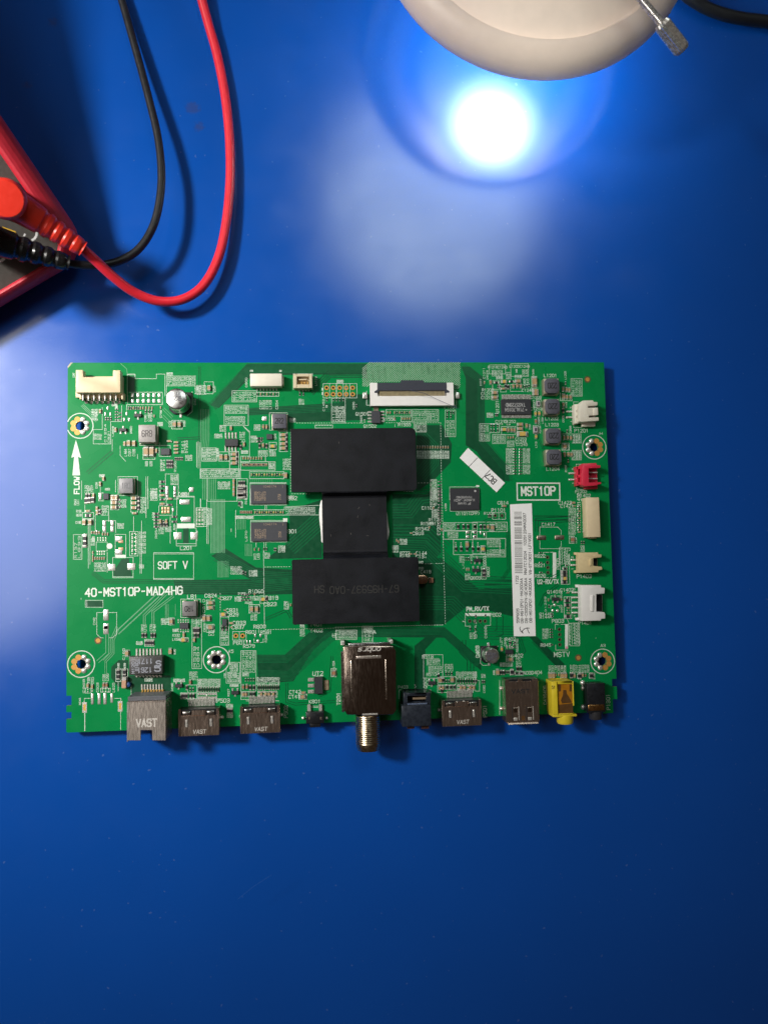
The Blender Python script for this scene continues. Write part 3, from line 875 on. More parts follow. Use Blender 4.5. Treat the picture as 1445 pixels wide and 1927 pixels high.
lay('''
@ B; w 0 290 100 392 5 90; r 80 260 170 380; c5 128 325 90; w 165 295 195 365 1 90; w 490 215 515 318 1 90; w 540 140 570 160 1 0; w 835 140 860 160 1 0
r 360 350 608 462; w 368 358 602 455 8 90; C r2,c2 612 385 805 385 7 90; w 632 442 760 538 4 90; w 795 442 825 538 1 90; l 608 365 830 365 830 405 608 405
w 1190 205 1215 302 1 90; C r2 1040 385 1075 385 2 90; w 1028 430 1087 490 2 90; r 975 180 1168 335
r 280 495 522 700; w 288 503 514 582 9 90; w 292 605 492 692 8 90; r 735 572 916 748; g 685 630 52 55; w 935 625 998 668 4 90; d 1005 675 1360 675
c3 672 715 705 715 90; w 578 688 645 752 3 90; r 835 758 915 962; C c5 875 795 875 930 4 0; r3 903 800 903 840 903 890 903 930 90
w 232 695 302 762 3 90; w 180 782 262 828 4 90; c3 348 728 90; w 434 760 492 872 2 90; c3 478 890 90; r3 445 920 90; w 450 950 520 985 4 90; l 465 700 535 760 535 1010; l 480 715 530 768
u 705 785 765 838; w 548 802 606 870 3 90; r3 632 830 0; r3 632 860 0; r2 658 825 0; r2 658 850 0; r3 635 905 90; c3 670 900 90; r3 705 905 90; g5 765 910 0; r 733 870 806 942; w 733 948 802 1010 4 90; w 620 948 720 1012 4 90; w 782 780 806 840 1 90
c5 250 1020 298 1020 90; r 228 965 326 1060; r 335 962 427 1140; C c5 380 990 380 1080 3 0; r3 405 990 405 1040 90; w 205 925 225 1010 1 90
r 445 1008 535 1070; C c2 470 1030 655 1030 8 90; r 445 1065 792 1150; C c2,r2,b2 465 1095 706 1095 16 90; w 724 1072 786 1138 4 90; l 695 1010 695 1065
r 535 1165 880 1235; C c2,r2,g2 555 1195 865 1195 13 90; c5 897 1205 90; w 870 1030 945 1150 4 90
w 45 1142 438 1222 20 90; r 42 1136 442 1230; w 60 930 220 1055 9 90; r 55 925 200 1060; c3 375 1260 90; c3 375 1300 90; c3 375 1345 90; c3 375 1390 90; w 215 1262 340 1342 6 90
r 408 1235 512 1440; r3 430 1280 455 1280 480 1280 90; r5 430 1340 455 1340 480 1340 90; r5 430 1400 455 1400 480 1400 90; w 490 1300 510 1440 1 90; l 110 1235 110 1445; l 540 1275 540 1500; l 540 1275 905 1275; l 540 1285 905 1285
w 900 1405 985 1440 4 90; d 955 1388 1155 1388; d 948 735 948 1380; d 1200 700 1370 700; r 1195 695 1370 725; w 1262 312 1274 400 2 0
r 1275 278 1506 422; l 1340 278 1340 422; l 1407 278 1407 422; w 1268 430 1292 560 1 90; r2 1313 440 90; w 1300 490 1320 520 1 90; C r2 1378 440 1440 440 3 90; w 1365 500 1500 672 4 90; l 1360 425 1360 675 1500 675
@ C; l -60 278 222 278 222 422 -60 422; l 18 278 18 422; l 85 278 85 422; l 152 278 152 422; w 18 240 88 278 4 90; C r2 15 440 85 440 3 90; w 5 500 100 670 3 90; l 105 425 105 675; w 178 460 202 540 1 90; r2 218 500 90; d 105 675 300 675
t Q1501 275 583 32; t Q1502 355 706 32; w 255 595 278 678 1 90; p2 300 655 90; t P1501 1165 512 32; t R1550 548 636 32; t R1555 700 692 32
r 515 540 765 605; c2 530 570 555 570 90; C c2,r2 600 570 750 570 7 90; r 665 605 775 660; C c2 680 632 752 632 4 90; c2 600 632 90; r 775 540 1042 655; w 782 547 1036 648 9 90; l 795 660 795 765 920 765 920 655; w 802 668 914 762 4 90; d 515 672 1062 672
r 1110 545 1215 812; r2 1130 570 1130 610 1165 570 1165 610 1190 570 90; w 1120 640 1206 806 3 90; C c2 830 920 1138 920 13 90; w 822 952 1152 992 13 90; w 822 994 1152 1034 13 90; d 1064 668 1075 1445; l 605 690 605 712
w 960 1240 1028 1340 4 0; w 958 1345 1028 1445 4 0; C r2 1056 1265 1056 1440 6 0; d 835 1278 955 1278; l 1155 1450 1155 1318 1445 1318; b 1420 1300 1452 1318; d 690 1365 800 1365
l 320 352 320 495 355 495; l 1195 495 1222 495 1222 352; l 1222 352 1200 352
@ D; r 162 90 325 180; t R1218C1243 245 113 25; w 185 138 300 206 4 90; l 325 165 380 165; w 330 175 385 235 3 90; w 228 205 300 235 3 90; r 378 78 555 205; t L1205C1249 466 105 26; w 425 132 446 170 1 90; w 490 132 552 200 2 90; w 415 190 490 225 3 90
w 65 228 86 302 1 90; c2 112 268 90; w 96 112 122 235 1 90; w 132 140 152 240 1 90; c3 172 265 90; r 195 250 262 335; r3 232 268 0; g5 308 260 0; r3 385 258 0; c5 450 255 0; r2 250 305 270 305 90; c3 300 330 0; r3 350 312 325 305 90; c3 402 305 440 300 475 305 90; r 275 300 332 362; r 375 288 492 356; w 500 225 565 292 2 90; r2 515 310 540 305 562 298 90
c6 613 262 90; r 588 205 638 325; w 594 130 614 200 1 90; t R1208 148 342 30; t C1211 140 381 30; t C1212 140 420 30; c5 215 372 215 418 0; r 185 352 250 442; t C1248 548 345 30; c5 625 352 0; c5 625 383 0; r 600 335 650 395; t C1203 632 416 28
t U1201 243 512 32 90; w 135 570 202 622 4 90; r2 225 592 242 592 90; t C1219 283 660 30; t C1252 370 660 30; p2 280 685 355 690 0; t C1213 635 532 30; g3 625 582 662 580 90; b3 628 660 90; w 650 612 672 692 1 90; w 687 615 707 685 1 90; g3 630 812 90; w 622 860 645 926 1 90; w 662 700 682 782 1 90; r 635 435 682 515; r 603 700 655 780; w 600 440 628 522 1 90
l 65 683 262 683 262 772 165 772 165 856 65 856 65 683; w 72 692 158 768 3 90; w 72 775 158 850 3 90; r2 180 700 208 700 245 700 180 748 208 748 245 748 90; r 285 710 425 792; g5 308 742 0; c3 350 745 382 745 410 748 90; c5 470 690 0; c5 470 733 0; r 440 675 500 760; c3 535 702 90; w 558 680 582 742 1 90; g6 490 787 0; r 438 764 550 812; t C1253 480 835 28; t C1244 480 865 28; t C1245 490 892 28
r 195 790 325 882; w 202 798 318 876 4 90; c2 350 822 375 822 400 820 90; w 338 850 416 918 3 90; C r2 420 938 420 1075 6 0; C r2 475 938 475 1075 6 0; C r2 420 1102 420 1185 4 0; C r2 475 1102 475 1185 4 0; w 328 928 398 1082 7 0; w 500 928 572 1082 7 0; w 328 1094 398 1194 5 0; w 500 1094 574 1190 5 0
t L1201 776 196 34; t L1202 790 630 34; t L1203 792 692 34; t L1204 802 1137 34; c3 903 335 935 338 963 342 90; c5 905 410 90; c3 940 415 975 415 90; l 875 450 995 450 995 392 985 392; l 875 450 875 370; r 983 228 1095 404; w 990 234 1090 318 3 90; w 990 318 1090 400 3 90; r2 928 272 90; w 915 150 940 240 1 90; c3 905 490 90; w 926 462 946 526 1 90; r3 905 550 90; w 895 598 917 672 1 90
t P1201 1088 752 36; t A4 1285 780 24; c3 913 822 947 822 980 825 90; w 1000 790 1080 832 3 90; w 1000 832 1080 874 3 90; l 892 785 1086 785 1086 876 995 876; r2 945 758 90; w 966 702 990 775 1 90; c5 917 912 90; r 893 878 966 948; w 944 885 964 945 1 90; c3 918 990 955 990 985 992 90; r 994 950 1088 1046; w 1000 956 1082 998 3 90; w 1000 998 1082 1042 3 90; r2 955 1055 90; w 920 1095 944 1170 1 90; t P1202 1085 1366 30; l 1010 540 1010 462 1060 462; l 1010 650 1010 720 1100 720; l 1035 1120 1035 1090 1100 1090; l 1040 1270 1040 1342 1130 1342; t 2 985 522 22 90; t 1 990 660 22 90; t 2 1005 1140 22 90; t 1 1008 1280 22 90
''')
lay('''
@ F; l 545 0 545 162 905 162 905 0; l 545 152 905 152; t U902 950 95 38; t U901 950 428 38; C b2,c2 445 235 555 235 7 90; l 575 210 885 210 885 182 1235 165; l 575 265 1235 262; C c2,r2,g2 590 236 870 236 13 90; w 898 182 1196 255 12 90; w 390 270 575 302 12 90; l 690 165 690 210; l 705 165 705 210
r5 430 20 455 20 90; r5 430 70 455 70 90; w 486 0 512 158 1 90; r3 430 150 90; w 442 122 470 192 2 90; l 110 0 110 125 410 125 410 0; r 545 318 908 535; l 545 330 912 330; l 545 525 912 525; b 872 296 916 328
l 40 100 40 190; l 105 110 105 550; l 120 190 120 555; C p2 18 205 18 360 5 0; C p2 50 205 50 360 5 0; r 0 190 75 380; w 82 195 155 365 6 0; l 395 215 395 490; w 490 420 514 530 1 90; l 350 400 350 432; w 0 420 12 520 1 90
c2 585 610 628 610 90; r2 680 605 705 605 785 610 800 610 90; w 825 570 894 642 4 0; w 575 650 640 712 2 90; w 684 640 742 702 2 90; l 675 620 685 1400; d 685 787 955 783; l 680 540 680 640; l 600 540 600 590; l 700 540 700 590
w 340 778 462 862 5 90; r2 470 840 495 850 90; w 532 818 612 882 4 0; t R1060 600 1032 36; r2 470 1065 500 1070 520 1060 0; r2 460 1090 490 1095 520 1090 0; r2 460 1120 500 1118 535 1120 0; c2 585 1060 90; w 388 1080 455 1135 3 0; w 540 1080 628 1125 2 0; w 490 1135 565 1160 1 0; w 420 1042 495 1065 1 0; g5 672 1110 0; r3 705 1105 90; r 640 1078 716 1150; t C819 758 1098 38; t C823 742 1162 38
c5 555 1210 605 1210 90; r 530 1165 636 1250; w 543 1262 612 1325 2 90; t C824 145 1075 36; c2 145 1105 90; c5 142 1145 142 1192 0; r 102 1120 180 1215; c2 235 1102 0; t C827 300 1102 34; t C831 362 1222 36; t C829 362 1266 36; g5 270 1262 0; c2 290 1222 0; c5 78 1302 122 1302 90; r 48 1275 150 1330; c5 140 1388 0; w 70 1350 92 1440 1 90; w 62 1110 88 1250 1 90; r 240 1290 325 1500; u 258 1310 306 1380; r3 262 1405 300 1405 90; c3 352 1350 0; t C833 432 1350 38; t C837 420 1392 38; c2 355 1392 0; d 240 1050 240 1240
w 880 1130 932 1215 3 90; c2 948 1170 90; t Y401 1205 1365 38; t Y402 1205 1425 38; w 1040 1350 1085 1395 2 90; d 690 1418 1500 1400; w 60 1260 90 1340 1 90; l 0 1280 0 1440
@ J; w 1040 60 1090 112 2 90; w 1040 130 1090 200 2 90; r 240 0 325 290; w 248 150 318 285 3 90; r3 270 75 300 75 90; r3 265 110 300 110 90; r 365 152 500 238; l 432 152 432 238; t P601 432 265 36; t R600 636 102 36; t R601 555 158 34; t R581 702 160 34; g 592 192 20 36; g 645 192 20 36; g 620 250 30 36; l 580 225 580 262 598 262; l 645 262 672 262 672 225; g 510 258 18 36; g 542 258 18 36; t R579 530 298 34; l 628 120 628 170; w 688 185 712 260 1 90; w 118 95 180 195 2 90; c5 142 110 0; r 100 80 180 160
t A5 346 352 30; r 448 345 600 836; w 456 352 594 460 4 90; w 456 460 594 566 4 90; w 462 568 528 602 3 90; r2 495 637 522 637 548 637 576 637 90; b3 470 710 507 706 90; r3 541 715 577 715 90; r 458 755 600 810; c3 470 782 497 782 90; r3 545 780 577 780 90; l 522 755 522 810; l 562 755 562 810
l 300 520 300 672 438 672 438 462 330 462; w 332 472 420 555 5 90; w 312 560 438 662 8 90; w 275 570 295 618 1 90; w 18 628 242 710 11 90; C r4 25 735 222 735 9 90; C p3 28 800 95 800 4 90; C p3 125 800 195 800 4 90; g 105 800 14 30; r 15 768 205 835; q 390 765 180; w 335 682 425 708 4 90; w 312 730 335 805 1 90
w 606 612 838 688 11 90; C r4 622 715 825 715 10 90; C p3,c3 630 780 695 780 4 90; C c3,p3 730 780 795 780 4 90; g 710 780 14 30; r 618 755 812 812; w 625 812 795 838 8 90; w 25 838 200 865 8 90; t P503 270 848 38; w 298 880 368 920 3 90; C r3 318 950 355 950 3 90; w 305 975 368 1020 3 90; t P502 900 960 36 90
t UT2 1222 575 42; c3 1074 765 0; c5 1068 806 0; r 1032 782 1110 832; t CT42 992 760 34; t CT41 985 808 34; b5 1380 568 90; r 1355 525 1406 606; w 1368 448 1394 518 1 90; t K801 1190 857 34; l 1160 903 1222 903; l 1160 915 1222 915; l 1185 600 1270 600; t B 1385 190 40; w 1415 790 1440 865 1 90
l 1405 235 1405 140 1445 140; l 20 830 240 830; l 500 850 830 850
@ K; r 10 138 222 232; w 16 145 216 222 8 90; r 278 98 382 262; w 295 106 374 252 4 90; t A 398 158 40; t T201 38 830 38 90; d 0 110 1100 85
r 893 385 1086 622; t R518 935 405 34; w 922 422 1062 492 5 90; w 940 500 1082 566 5 90; t R510 972 585 30; q 975 668 180; t Q501 910 665 34 90; l 940 640 940 695 955 695; r3 1040 598 90; c5 1058 640 90; r3 1090 642 90; c5 1178 635 90; r2 1120 652 1146 652 90; w 1104 478 1190 552 3 90; r2 1118 575 1146 575 1174 575 90; r 1035 606 1216 766; l 1035 690 1216 690; c3 1055 720 1085 718 90; r3 1075 748 90; r3 1127 712 1167 712 1202 712 90; r 1108 695 1148 735; r 1148 695 1186 735; l 1216 690 1216 640
w 1218 555 1430 620 8 90; C r4 1236 650 1418 650 8 90; C p3,c3 1248 715 1300 715 4 90; C p3,c3 1342 715 1395 715 4 90; g 1315 715 14 30; r 1230 690 1405 742; w 1235 745 1395 770 8 90
l 645 830 645 740 965 740 965 770; t P403 686 711 30; p2 808 705 90; r2 1360 125 1412 125 90; w 1350 158 1426 226 2 90; t Q602 1438 350 30 90
''')
lay('''
@ G; l 1160 0 1160 225 1440 225; w 958 0 1030 170 6 0; C r2 1056 20 1056 160 5 0; C r2 1056 190 1056 350 7 0; t C1107 940 192 32; w 975 202 1036 290 4 0; t R1120 1005 311 30; t R1549 930 350 32; t R1111 1010 350 30; c2 990 192 90; t R1542 882 402 34; c2 950 390 90; t C603 838 447 34; c2 770 445 0; t C720 1045 415 30 90; c2 1075 410 90; d 1076 0 1112 1375
c2 622 520 640 532 90; w 655 502 728 562 4 90; w 578 568 642 642 4 90; t R727 705 646 30; t R143 705 672 30; t C144 870 648 34; t C131 870 682 34; c2 762 655 808 655 0; w 845 720 890 760 1 0; w 845 785 892 815 1 0; t C419 915 835 32; d 905 755 1095 750; w 1104 145 1126 222 1 90; t U1101(CPP) 1340 248 30
r 1093 340 1432 420; w 1098 346 1216 412 4 90; r3 1237 380 1293 380 1337 380 1407 380 90; r 1093 425 1320 507; w 1130 434 1242 498 4 90; l 1320 425 1320 490; g 1337 437 38 32; g 1337 482 38 36; g 1407 437 38 32; g 1407 482 38 36; l 1370 425 1370 500; r 1193 510 1660 662; r3 1217 605 1270 605 90; c5 1328 560 90; r3 1328 605 1387 605 1440 605 90; p2 1217 555 1270 555 1387 555 1440 555 90
w 1252 672 1278 742 1 90; w 1280 672 1302 808 1 90; r2 1320 705 1345 705 1372 735 90; c2 1325 812 1347 812 90; w 1308 850 1362 918 2 90; w 1362 660 1382 730 1 90; t Q605 1415 897 32
d 8 1392 1104 1370; w 290 1385 376 1445 4 90
b 1312 1250 1568 1280; l 1312 1270 1312 1382 1366 1382; l 1566 1280 1566 1375 1512 1375; t P802 1615 1268 36; t 4 1295 1332 26
@ H; t P1402 1115 68 34; t C614 300 140 34; c3 310 172 0; t P1101 255 214 36; r 194 240 325 306; l 258 240 258 306; t R1103 160 246 26; r2 155 272 172 272 90; l 60 0 60 222
r -5 335 342 430; r3 15 382 75 382 112 382 90; c3 146 382 90; c5 190 390 90; r 165 355 212 425; w 220 344 332 416 4 90; l 40 430 40 498; l 132 430 132 498; g 20 437 30 32; g 20 482 30 36; g 75 440 18 40; g 112 460 18 40; l 0 498 325 498 325 684; r -5 500 325 685; w 136 512 280 588 5 90; w 136 608 318 678 6 90; r3 50 605 90; g5 96 605 90; r 76 572 120 655; l 0 652 125 652 125 684
q 40 718 0; q 25 818 180; t Q603 115 725 30 90; r5 105 830 105 860 90; r 82 785 130 908; t D602 150 835 30 90
l 670 470 670 385 850 385 885 420 885 460; l 670 522 670 602 860 602 885 575 885 528; t C1417 757 358 34
l 705 690 705 640 760 640; l 710 850 710 895 832 895; l 770 638 800 638; b 800 640 834 895; t P605 850 755 34 90; t R822 672 676 34; t R821 672 770 34; t R820 674 876 34; r2 675 642 676 742 680 842 0
l 865 595 960 595 972 960 884 960 865 595; t R1410 922 610 28; t D1401 916 640 28; t R1404 916 668 28; t R1405 917 695 28; t C1405 918 722 28; t R1406 920 748 28; r2 940 770 0; r3 922 802 0; r 900 785 945 820; r5 915 835 0; r5 916 868 0; g5 916 902 0; r5 916 938 0
t C1422 924 140 34; t C1421 944 174 34; c3 1003 140 0; c2 1018 172 0; t R1402 1062 110 34 90; C r2,r2,c2 1065 178 1065 435 12 0; w 958 190 1036 466 10 0; b5 995 512 90; r 966 475 1016 548; w 1022 488 1044 548 1 90; w 1085 95 1110 125 1 0; l 1125 130 1125 95 1150 95; l 1132 450 1132 490 1160 490
r2 1088 540 1112 540 90; w 1078 568 1122 638 2 90; t P1403 1115 880 38; t 2 995 690 22 90; t 1 998 805 22 90; t P1401 1126 1350 34; t Q1401 812 1036 34; q 825 1108 0; t C1402 942 1018 34; c2 952 1045 0; l 780 1110 780 1078 800 1078; l 845 1078 872 1078 872 1110
g 820 1170 26 30; g 800 1226 26 30; g 848 1228 26 30; l 780 1200 780 1175 800 1175; l 845 1175 870 1175 870 1200; w 716 1080 738 1240 1 90; w 876 1012 896 1095 1 90; w 880 1165 902 1245 1 90; c2 755 1118 885 1112 90; r2 760 1182 90; t R1443 730 1262 32; t R1444 732 1290 32; r2 790 1260 792 1284 0
l 912 1086 986 1086 990 1306 916 1306 912 1086; r2 955 1098 0; r5 943 1125 945 1168 0; c2 957 1198 0; r2 957 1224 0; c2 957 1250 0; r5 950 1282 0; t P803 852 1330 38; t 5 1015 1012 22 90; t 1 1022 1278 22 90; r 1030 965 1055 990; r 1042 1300 1062 1325
@ L; l 768 122 768 75 800 75; l 820 75 860 75; l 772 268 772 315 888 315; b 860 72 888 302; t MSTV 830 356 46; w 648 112 705 212 4 0; t R845 680 268 30; C r2 730 122 732 195 4 0; r2 733 266 0; l 895 65 985 60 995 275 905 275 895 65
t C1403 944 78 27; t R1403 944 106 27; t R1402 945 134 27; t C1404 946 164 27; t R1405 947 193 27; t C1405 948 221 27; t L1405 949 250 27; l 870 0 895 60
l 68 440 68 280 140 280; l 160 280 235 280; l 68 440 90 458 130 458; t C403 40 330 34 90; g3 266 305 90; w 250 195 275 270 1 90; w 288 200 312 280 1 90; t R402 348 213 30; r2 338 245 90; r2 350 248 90; C p2 315 285 345 285 2 90; w 384 210 422 268 2 90; w 400 268 424 335 1 90; r2 388 245 388 268 388 292 0; r 308 372 376 424; c5 345 400 0; t C402 412 368 34
w 248 432 372 470 5 90; c5 226 522 90; r3 260 525 286 525 90; r2 312 522 330 522 90; r5 362 522 90; r 345 498 378 550; r 388 514 470 550; r3 408 532 449 532 0; l 430 514 430 550; t D403D404 544 528 32; w 398 388 452 472 2 90; r3 412 490 442 490 90; w 184 505 206 548 1 90; g 440 578 180 10
w 704 458 872 525 6 90; c5 716 552 745 552 828 552 858 552 90; c2 772 548 798 546 90; w 905 452 1090 528 7 90; r5 918 552 90; c3 945 555 90; r5 995 558 90; r 975 540 1012 580; c3 1022 548 90; b2 1052 552 90; r5 1105 556 90; r 1085 535 1122 578; w 1122 525 1142 588 1 90; t A3 1215 272 28
t C411 672 775 30 90; t C406 672 700 30 90; r3 706 762 90; r 690 735 722 782; t P501 110 888 34 90; t P1301 1264 802 36 90; l 248 600 248 920; l 1070 612 1155 612; l 15 540 15 600; w 0 515 35 572 2 90; r2 8 605 30 605 90; w 74 538 116 576 2 90; r2 85 612 103 612 90; w 92 645 114 718 1 90; r 20 600 60 700; l 600 560 600 548
r2 22 -5 90; w 10 30 35 208 1 90; r2 113 -10 90; w 104 90 130 208 1 90; l 1148 200 1148 205
''')
# heavy print: names, arrow, boxes
def big(s, L, x, y, h, wid, wd, rot=0):
    k = mmpx(L)
    mb = MB()
    text(mb, s, w(L, x, y), h * k, rot, ZB + .06, wid=wid * k, wd=wd * k)
    return mb.build('printed_lettering', SILKB, BOARD)


big('MST10P', 'D', 655, 1360, 84, 350, 16)['label'] = 'white MST10P lettering in a box'
r_ = MB()
stroke(r_, poly('D', [(441, 1281), (868, 1281), (872, 1450), (444, 1450), (441, 1281)]), 2.4 * .211, ZB + .06)
r_.build('printed_box', SILKB, BOARD)
big('40-MST10P-MAD4HG', 'E', 765, 1033, 74, 925, 13.5)
big('SOFT', 'E', 1102, 768, 68, 178, 10)
big('V', 'E', 1280, 765, 68, 40, 10)
big('U2-RX/TX', 'H', 752, 934, 42, 215, 7)
big('PM_RX/TX', 'H', 45, 1208, 40, 225, 7)
big('FLOW', 'A', 188, 1302, 46, 165, 10, 90)
a_ = MB()
for pl in ([(180, 845), (232, 1028), (202, 1012), (162, 1012), (134, 1026)], [(163, 1008), (201, 1008), (222, 1202), (145, 1202)]):
    q = poly('A', pl)
    a_.prism(q, ZB + .04, ZB + .065 + .01 * len(pl) % .02)
a_.build('printed_arrow', SILKB, BOARD)
# hatched field behind the ribbon connector
hb = MB()
for i in range(60):
    x0 = 30 + i * 24
    pts = []
    for s in range(61):
        f = s / 60
        x, y = x0 + f * 330, 330 - f * 272
        if 275 < x < 1262 and 60 < y < (310 if x < 345 else 345):
            if not (345 < x < 1200 and y > 262):
                pts.append((x, y))
    if len(pts) > 2 and not (560 < x0 < 0):
        stroke(hb, poly('C', [pts[0], pts[-1]]) if abs(pts[-1][0] - pts[0][0]) < 400 else [], .14, ZB + .05)
hb.build('printed_hatching', SILK, BOARD, kind='stuff')
# rings round the screw holes and petals of solder
for i, (L, x, y, k) in enumerate(MOUNT):
    cx, cy = w(L, x, y)
    rr = (4.9, 5.0, 5.0, 4.9, 4.9)[i]
    pl = [(cx + rr * math.cos(t * math.pi / 36), cy + rr * math.sin(t * math.pi / 36)) for t in range(73)]
    seg = []
    for p in pl + [None]:
        if p and abs(p[0]) < HW - .15:
            seg.append(p)
        else:
            if len(seg) > 1:
                stroke(SKB if k == 'X' else SK, seg, .34 if k != 'L' else .38, ZB + .05, cap=.1)
            seg = []
    for j in range(8):
        t = (j + .5) * math.pi / 4
        sx = math.cos(t)
        silver = k == 'S' or (k == 'L' and sx > 0) or (k == 'R' and sx < 0)
        px_, py_ = cx + 2.75 * math.cos(t), cy + 2.75 * math.sin(t)
        if silver:
            mb = MB().lathe([(1.08, .0), (1.0, .2), (.7, .38), (.3, .46), (.001, .47)], (px_, py_, ZB + .01), 14)
            mb.build('solder_petal', SOLDER, BOARD, smooth=60)
        else:
            MB().cyl((px_, py_, ZB + .01), (px_, py_, ZB + .05), 1.1, n=16).build('bare_petal', COPPER, BOARD)
    mb = MB()
    n = 24
    mb.lathe([(1.86, -1.6), (1.86, .03), (2.4, .03)], (cx, cy, ZB), 24)
    mb.build('hole_lining', DULL if k != 'L' else TIN, BOARD, smooth=40)
for (L, x, y) in VIAS:
    cx, cy = w(L, x, y)
    ro = .92 if L in 'BCJ' else .70
    MB().lathe([(.45, -1.6), (.45, .07), (ro, .07), (ro + .02, .0)], (cx, cy, ZB), 14).build('plated_hole', COPPER if L in 'BCJ' else DULL, BOARD)
for (L, x, y) in (('D', 1150, 236), ('I', 402, 243), ('L', 985, 388)):
    cx, cy = w(L, x, y)
    MB().cyl((cx, cy, ZB + .01), (cx, cy, ZB + .04), 1.35, n=20).build('fiducial_ring', mat('bare_laminate', (.10, .07, .03), .6), BOARD)
    MB().cyl((cx, cy, ZB + .02), (cx, cy, ZB + .07), .85, n=20).build('fiducial_dot', COPPER, BOARD)
SK.build('printed_part_numbers', SILK, BOARD, kind='stuff')
SKB.build('printed_blocks', SILKB, BOARD)
cx, cy = w('E', 518, 576)
MB().cyl((cx, cy, ZB + .03), (cx, cy, ZB + .07), 1.1, n=18).build('printed_dot', SILKB, BOARD)
for x, y in ((267, 917), (625, 905)):
    c = w('I', x, y)
    MB().box(c[0] - .85, c[0] + .85, c[1] - 2.0, c[1] + 2.0, ZB + .01, ZB + .08).build('slot_pad', SOLDER, BOARD, bevel=.5, seg=3)
    MB().box(c[0] - .45, c[0] + .45, c[1] - 1.2, c[1] + 1.2, ZB + .05, ZB + .1).build('slot_lining', GOLD, BOARD, bevel=.3, seg=2)
for x, y in ((685, 492), (867, 490)):
    pad('H', x, y, 104, 54, m=DULL, hh=.3)
pad('L', 875, 292, 24, 26, m=PINKINK, name='pink_ink_spot', hh=.08)

# ------------------------------------------------------------------ larger parts of the board
def rbox(L, x0, y0, x1, y1, z0, z1, mi=0, mb=None, t=0.0):
    """box whose top face covers these zoom pixels at height z1 above the board"""
    r = rect(L, x0, y0, x1, y1, z1)
    mb = mb or MB()
    return mb.box(*r, ZB + z0, ZB + z1, mi, t=t)


def chip(name, L, x0, y0, x1, y1, h, m=ICB, bevel=.12):
    return rbox(L, x0, y0, x1, y1, .12, h).build(name, m, BOARD, bevel=bevel)


def marks(name, parent, items, m=MARK):
    """items: (text, zoom, x, y, h, width, rot, height above board, stroke px)"""
    mb = MB()
    for s, L, x, y, h, wid, rot, z, wd in items:
        k = mmpx(L)
        text(mb, s, w(L, x, y, z), h * k, rot, ZB + z + .012, wid=wid * k, wd=wd * k)
    return mb.build(name, m, parent)


def pins(parent, L, pts, dx, dy, h=.35, m=TIN, name='pin', drop=None):
    """flat pins lying on their pads, one mesh shared by all"""
    k = mmpx(L)
    a, b = dx * k / 2, dy * k / 2
    me = None
    for x, y in pts:
        c = w(L, x, y)
        if me is None:
            mb = MB()
            mb.box(-a, a, -b, b, 0, h * .55, 0, t=.04)
            mb.box(-a * .8, a * .8, -b * .75, b * .75, h * .5, h, 0, t=min(a, b) * .25)
            ob = mb.build(name, m, parent)
            ob.data.transform(__import__('mathutils').Matrix.Translation((0, 0, 0)))
            me = ob.data
            bpy.data.objects.remove(ob)
        inst(me, name, (c[0], c[1], ZB + .02), 0, parent)


# -- heat spreader -------------------------------------------------
HT, HM, TH = 6.6, 2.7, 1.1
ra = rect('V', 38, 78, 1202, 667, HT)
rc = rect('V', 50, 1288, 1228, 1890, HT)
rm = rect('V', 330, 715, 930, 1235, HM)
mx0, mx1 = rm[0], rm[1]


def rounded(x0, x1, y0, y1, radii, n=5):
    out = []
    for (cx, cy, a0), r in zip(((x1, y1, 0), (x0, y1, 90), (x0, y0, 180), (x1, y0, 270)), radii):
        ox = cx - r if cx == x1 else cx + r
        oy = cy - r if cy == y1 else cy + r
        for i in range(n + 1):
            t = math.radians(a0 + 90 * i / n)
            out.append((ox + r * math.cos(t), oy + r * math.sin(t)))
    return out


hs = MB()
hs.prism(rounded(*ra, (2.0, .7, .7, 1.6)), ZB + HT - TH, ZB + HT)
hs.prism(rounded(*rc, (.7, .7, .7, .7)), ZB + HT - TH, ZB + HT)
# the pressed-down bridge: profile in y/z swept across x
prof = [(ra[2] + .4, HT - .02), (ra[2] - .3, HT - .25), (rm[3] + .35, HM + .3), (rm[3] - .5, HM), (rm[2] + 1.0, HM)]
y0_, y1_ = rm[2] + .6, rc[3] - .4
for i in range(1, 13):                 # soft double bend up to the lower plate
    f = i / 12
    prof.append((y0_ + (y1_ - y0_) * f, HM + (HT - .02 - HM) * (f * f * (3 - 2 * f))))
for (y0, z0), (y1, z1) in zip(prof, prof[1:]):
    b = [(mx0, y0, ZB + z0 - TH), (mx1, y0, ZB + z0 - TH), (mx1, y1, ZB + z1 - TH), (mx0, y1, ZB + z1 - TH)]
    q = [(x, y, z + TH) for x, y, z in b]
    hs.hexa([b[3], b[2], b[1], b[0]], [q[3], q[2], q[1], q[0]])
for x in (ra[0] + 5, ra[1] - 5):
    for y in (ra[2] + 6, ra[3] - 6, rc[2] + 6, rc[3] - 6):
        hs.cyl((x, y, ZB), (x, y, ZB + HT - TH + .05), 1.6, n=14)
HSK = hs.build('heat_spreader', HEAT, BOARD, bevel=.08, smooth=25, label='black H-shaped heat spreader with lowered bridge')
marks('embossed_number', HSK, [('67-H95937-0A0', 'V', 720, 1577, 62, 620, 180, HT, 8), ('SH', 'V', 302, 1577, 62, 85, 180, HT, 8)],
      mat('embossed_edge', (0.030, 0.029, 0.028), 0.42, var=.7, scale=3000))
sc = MB()
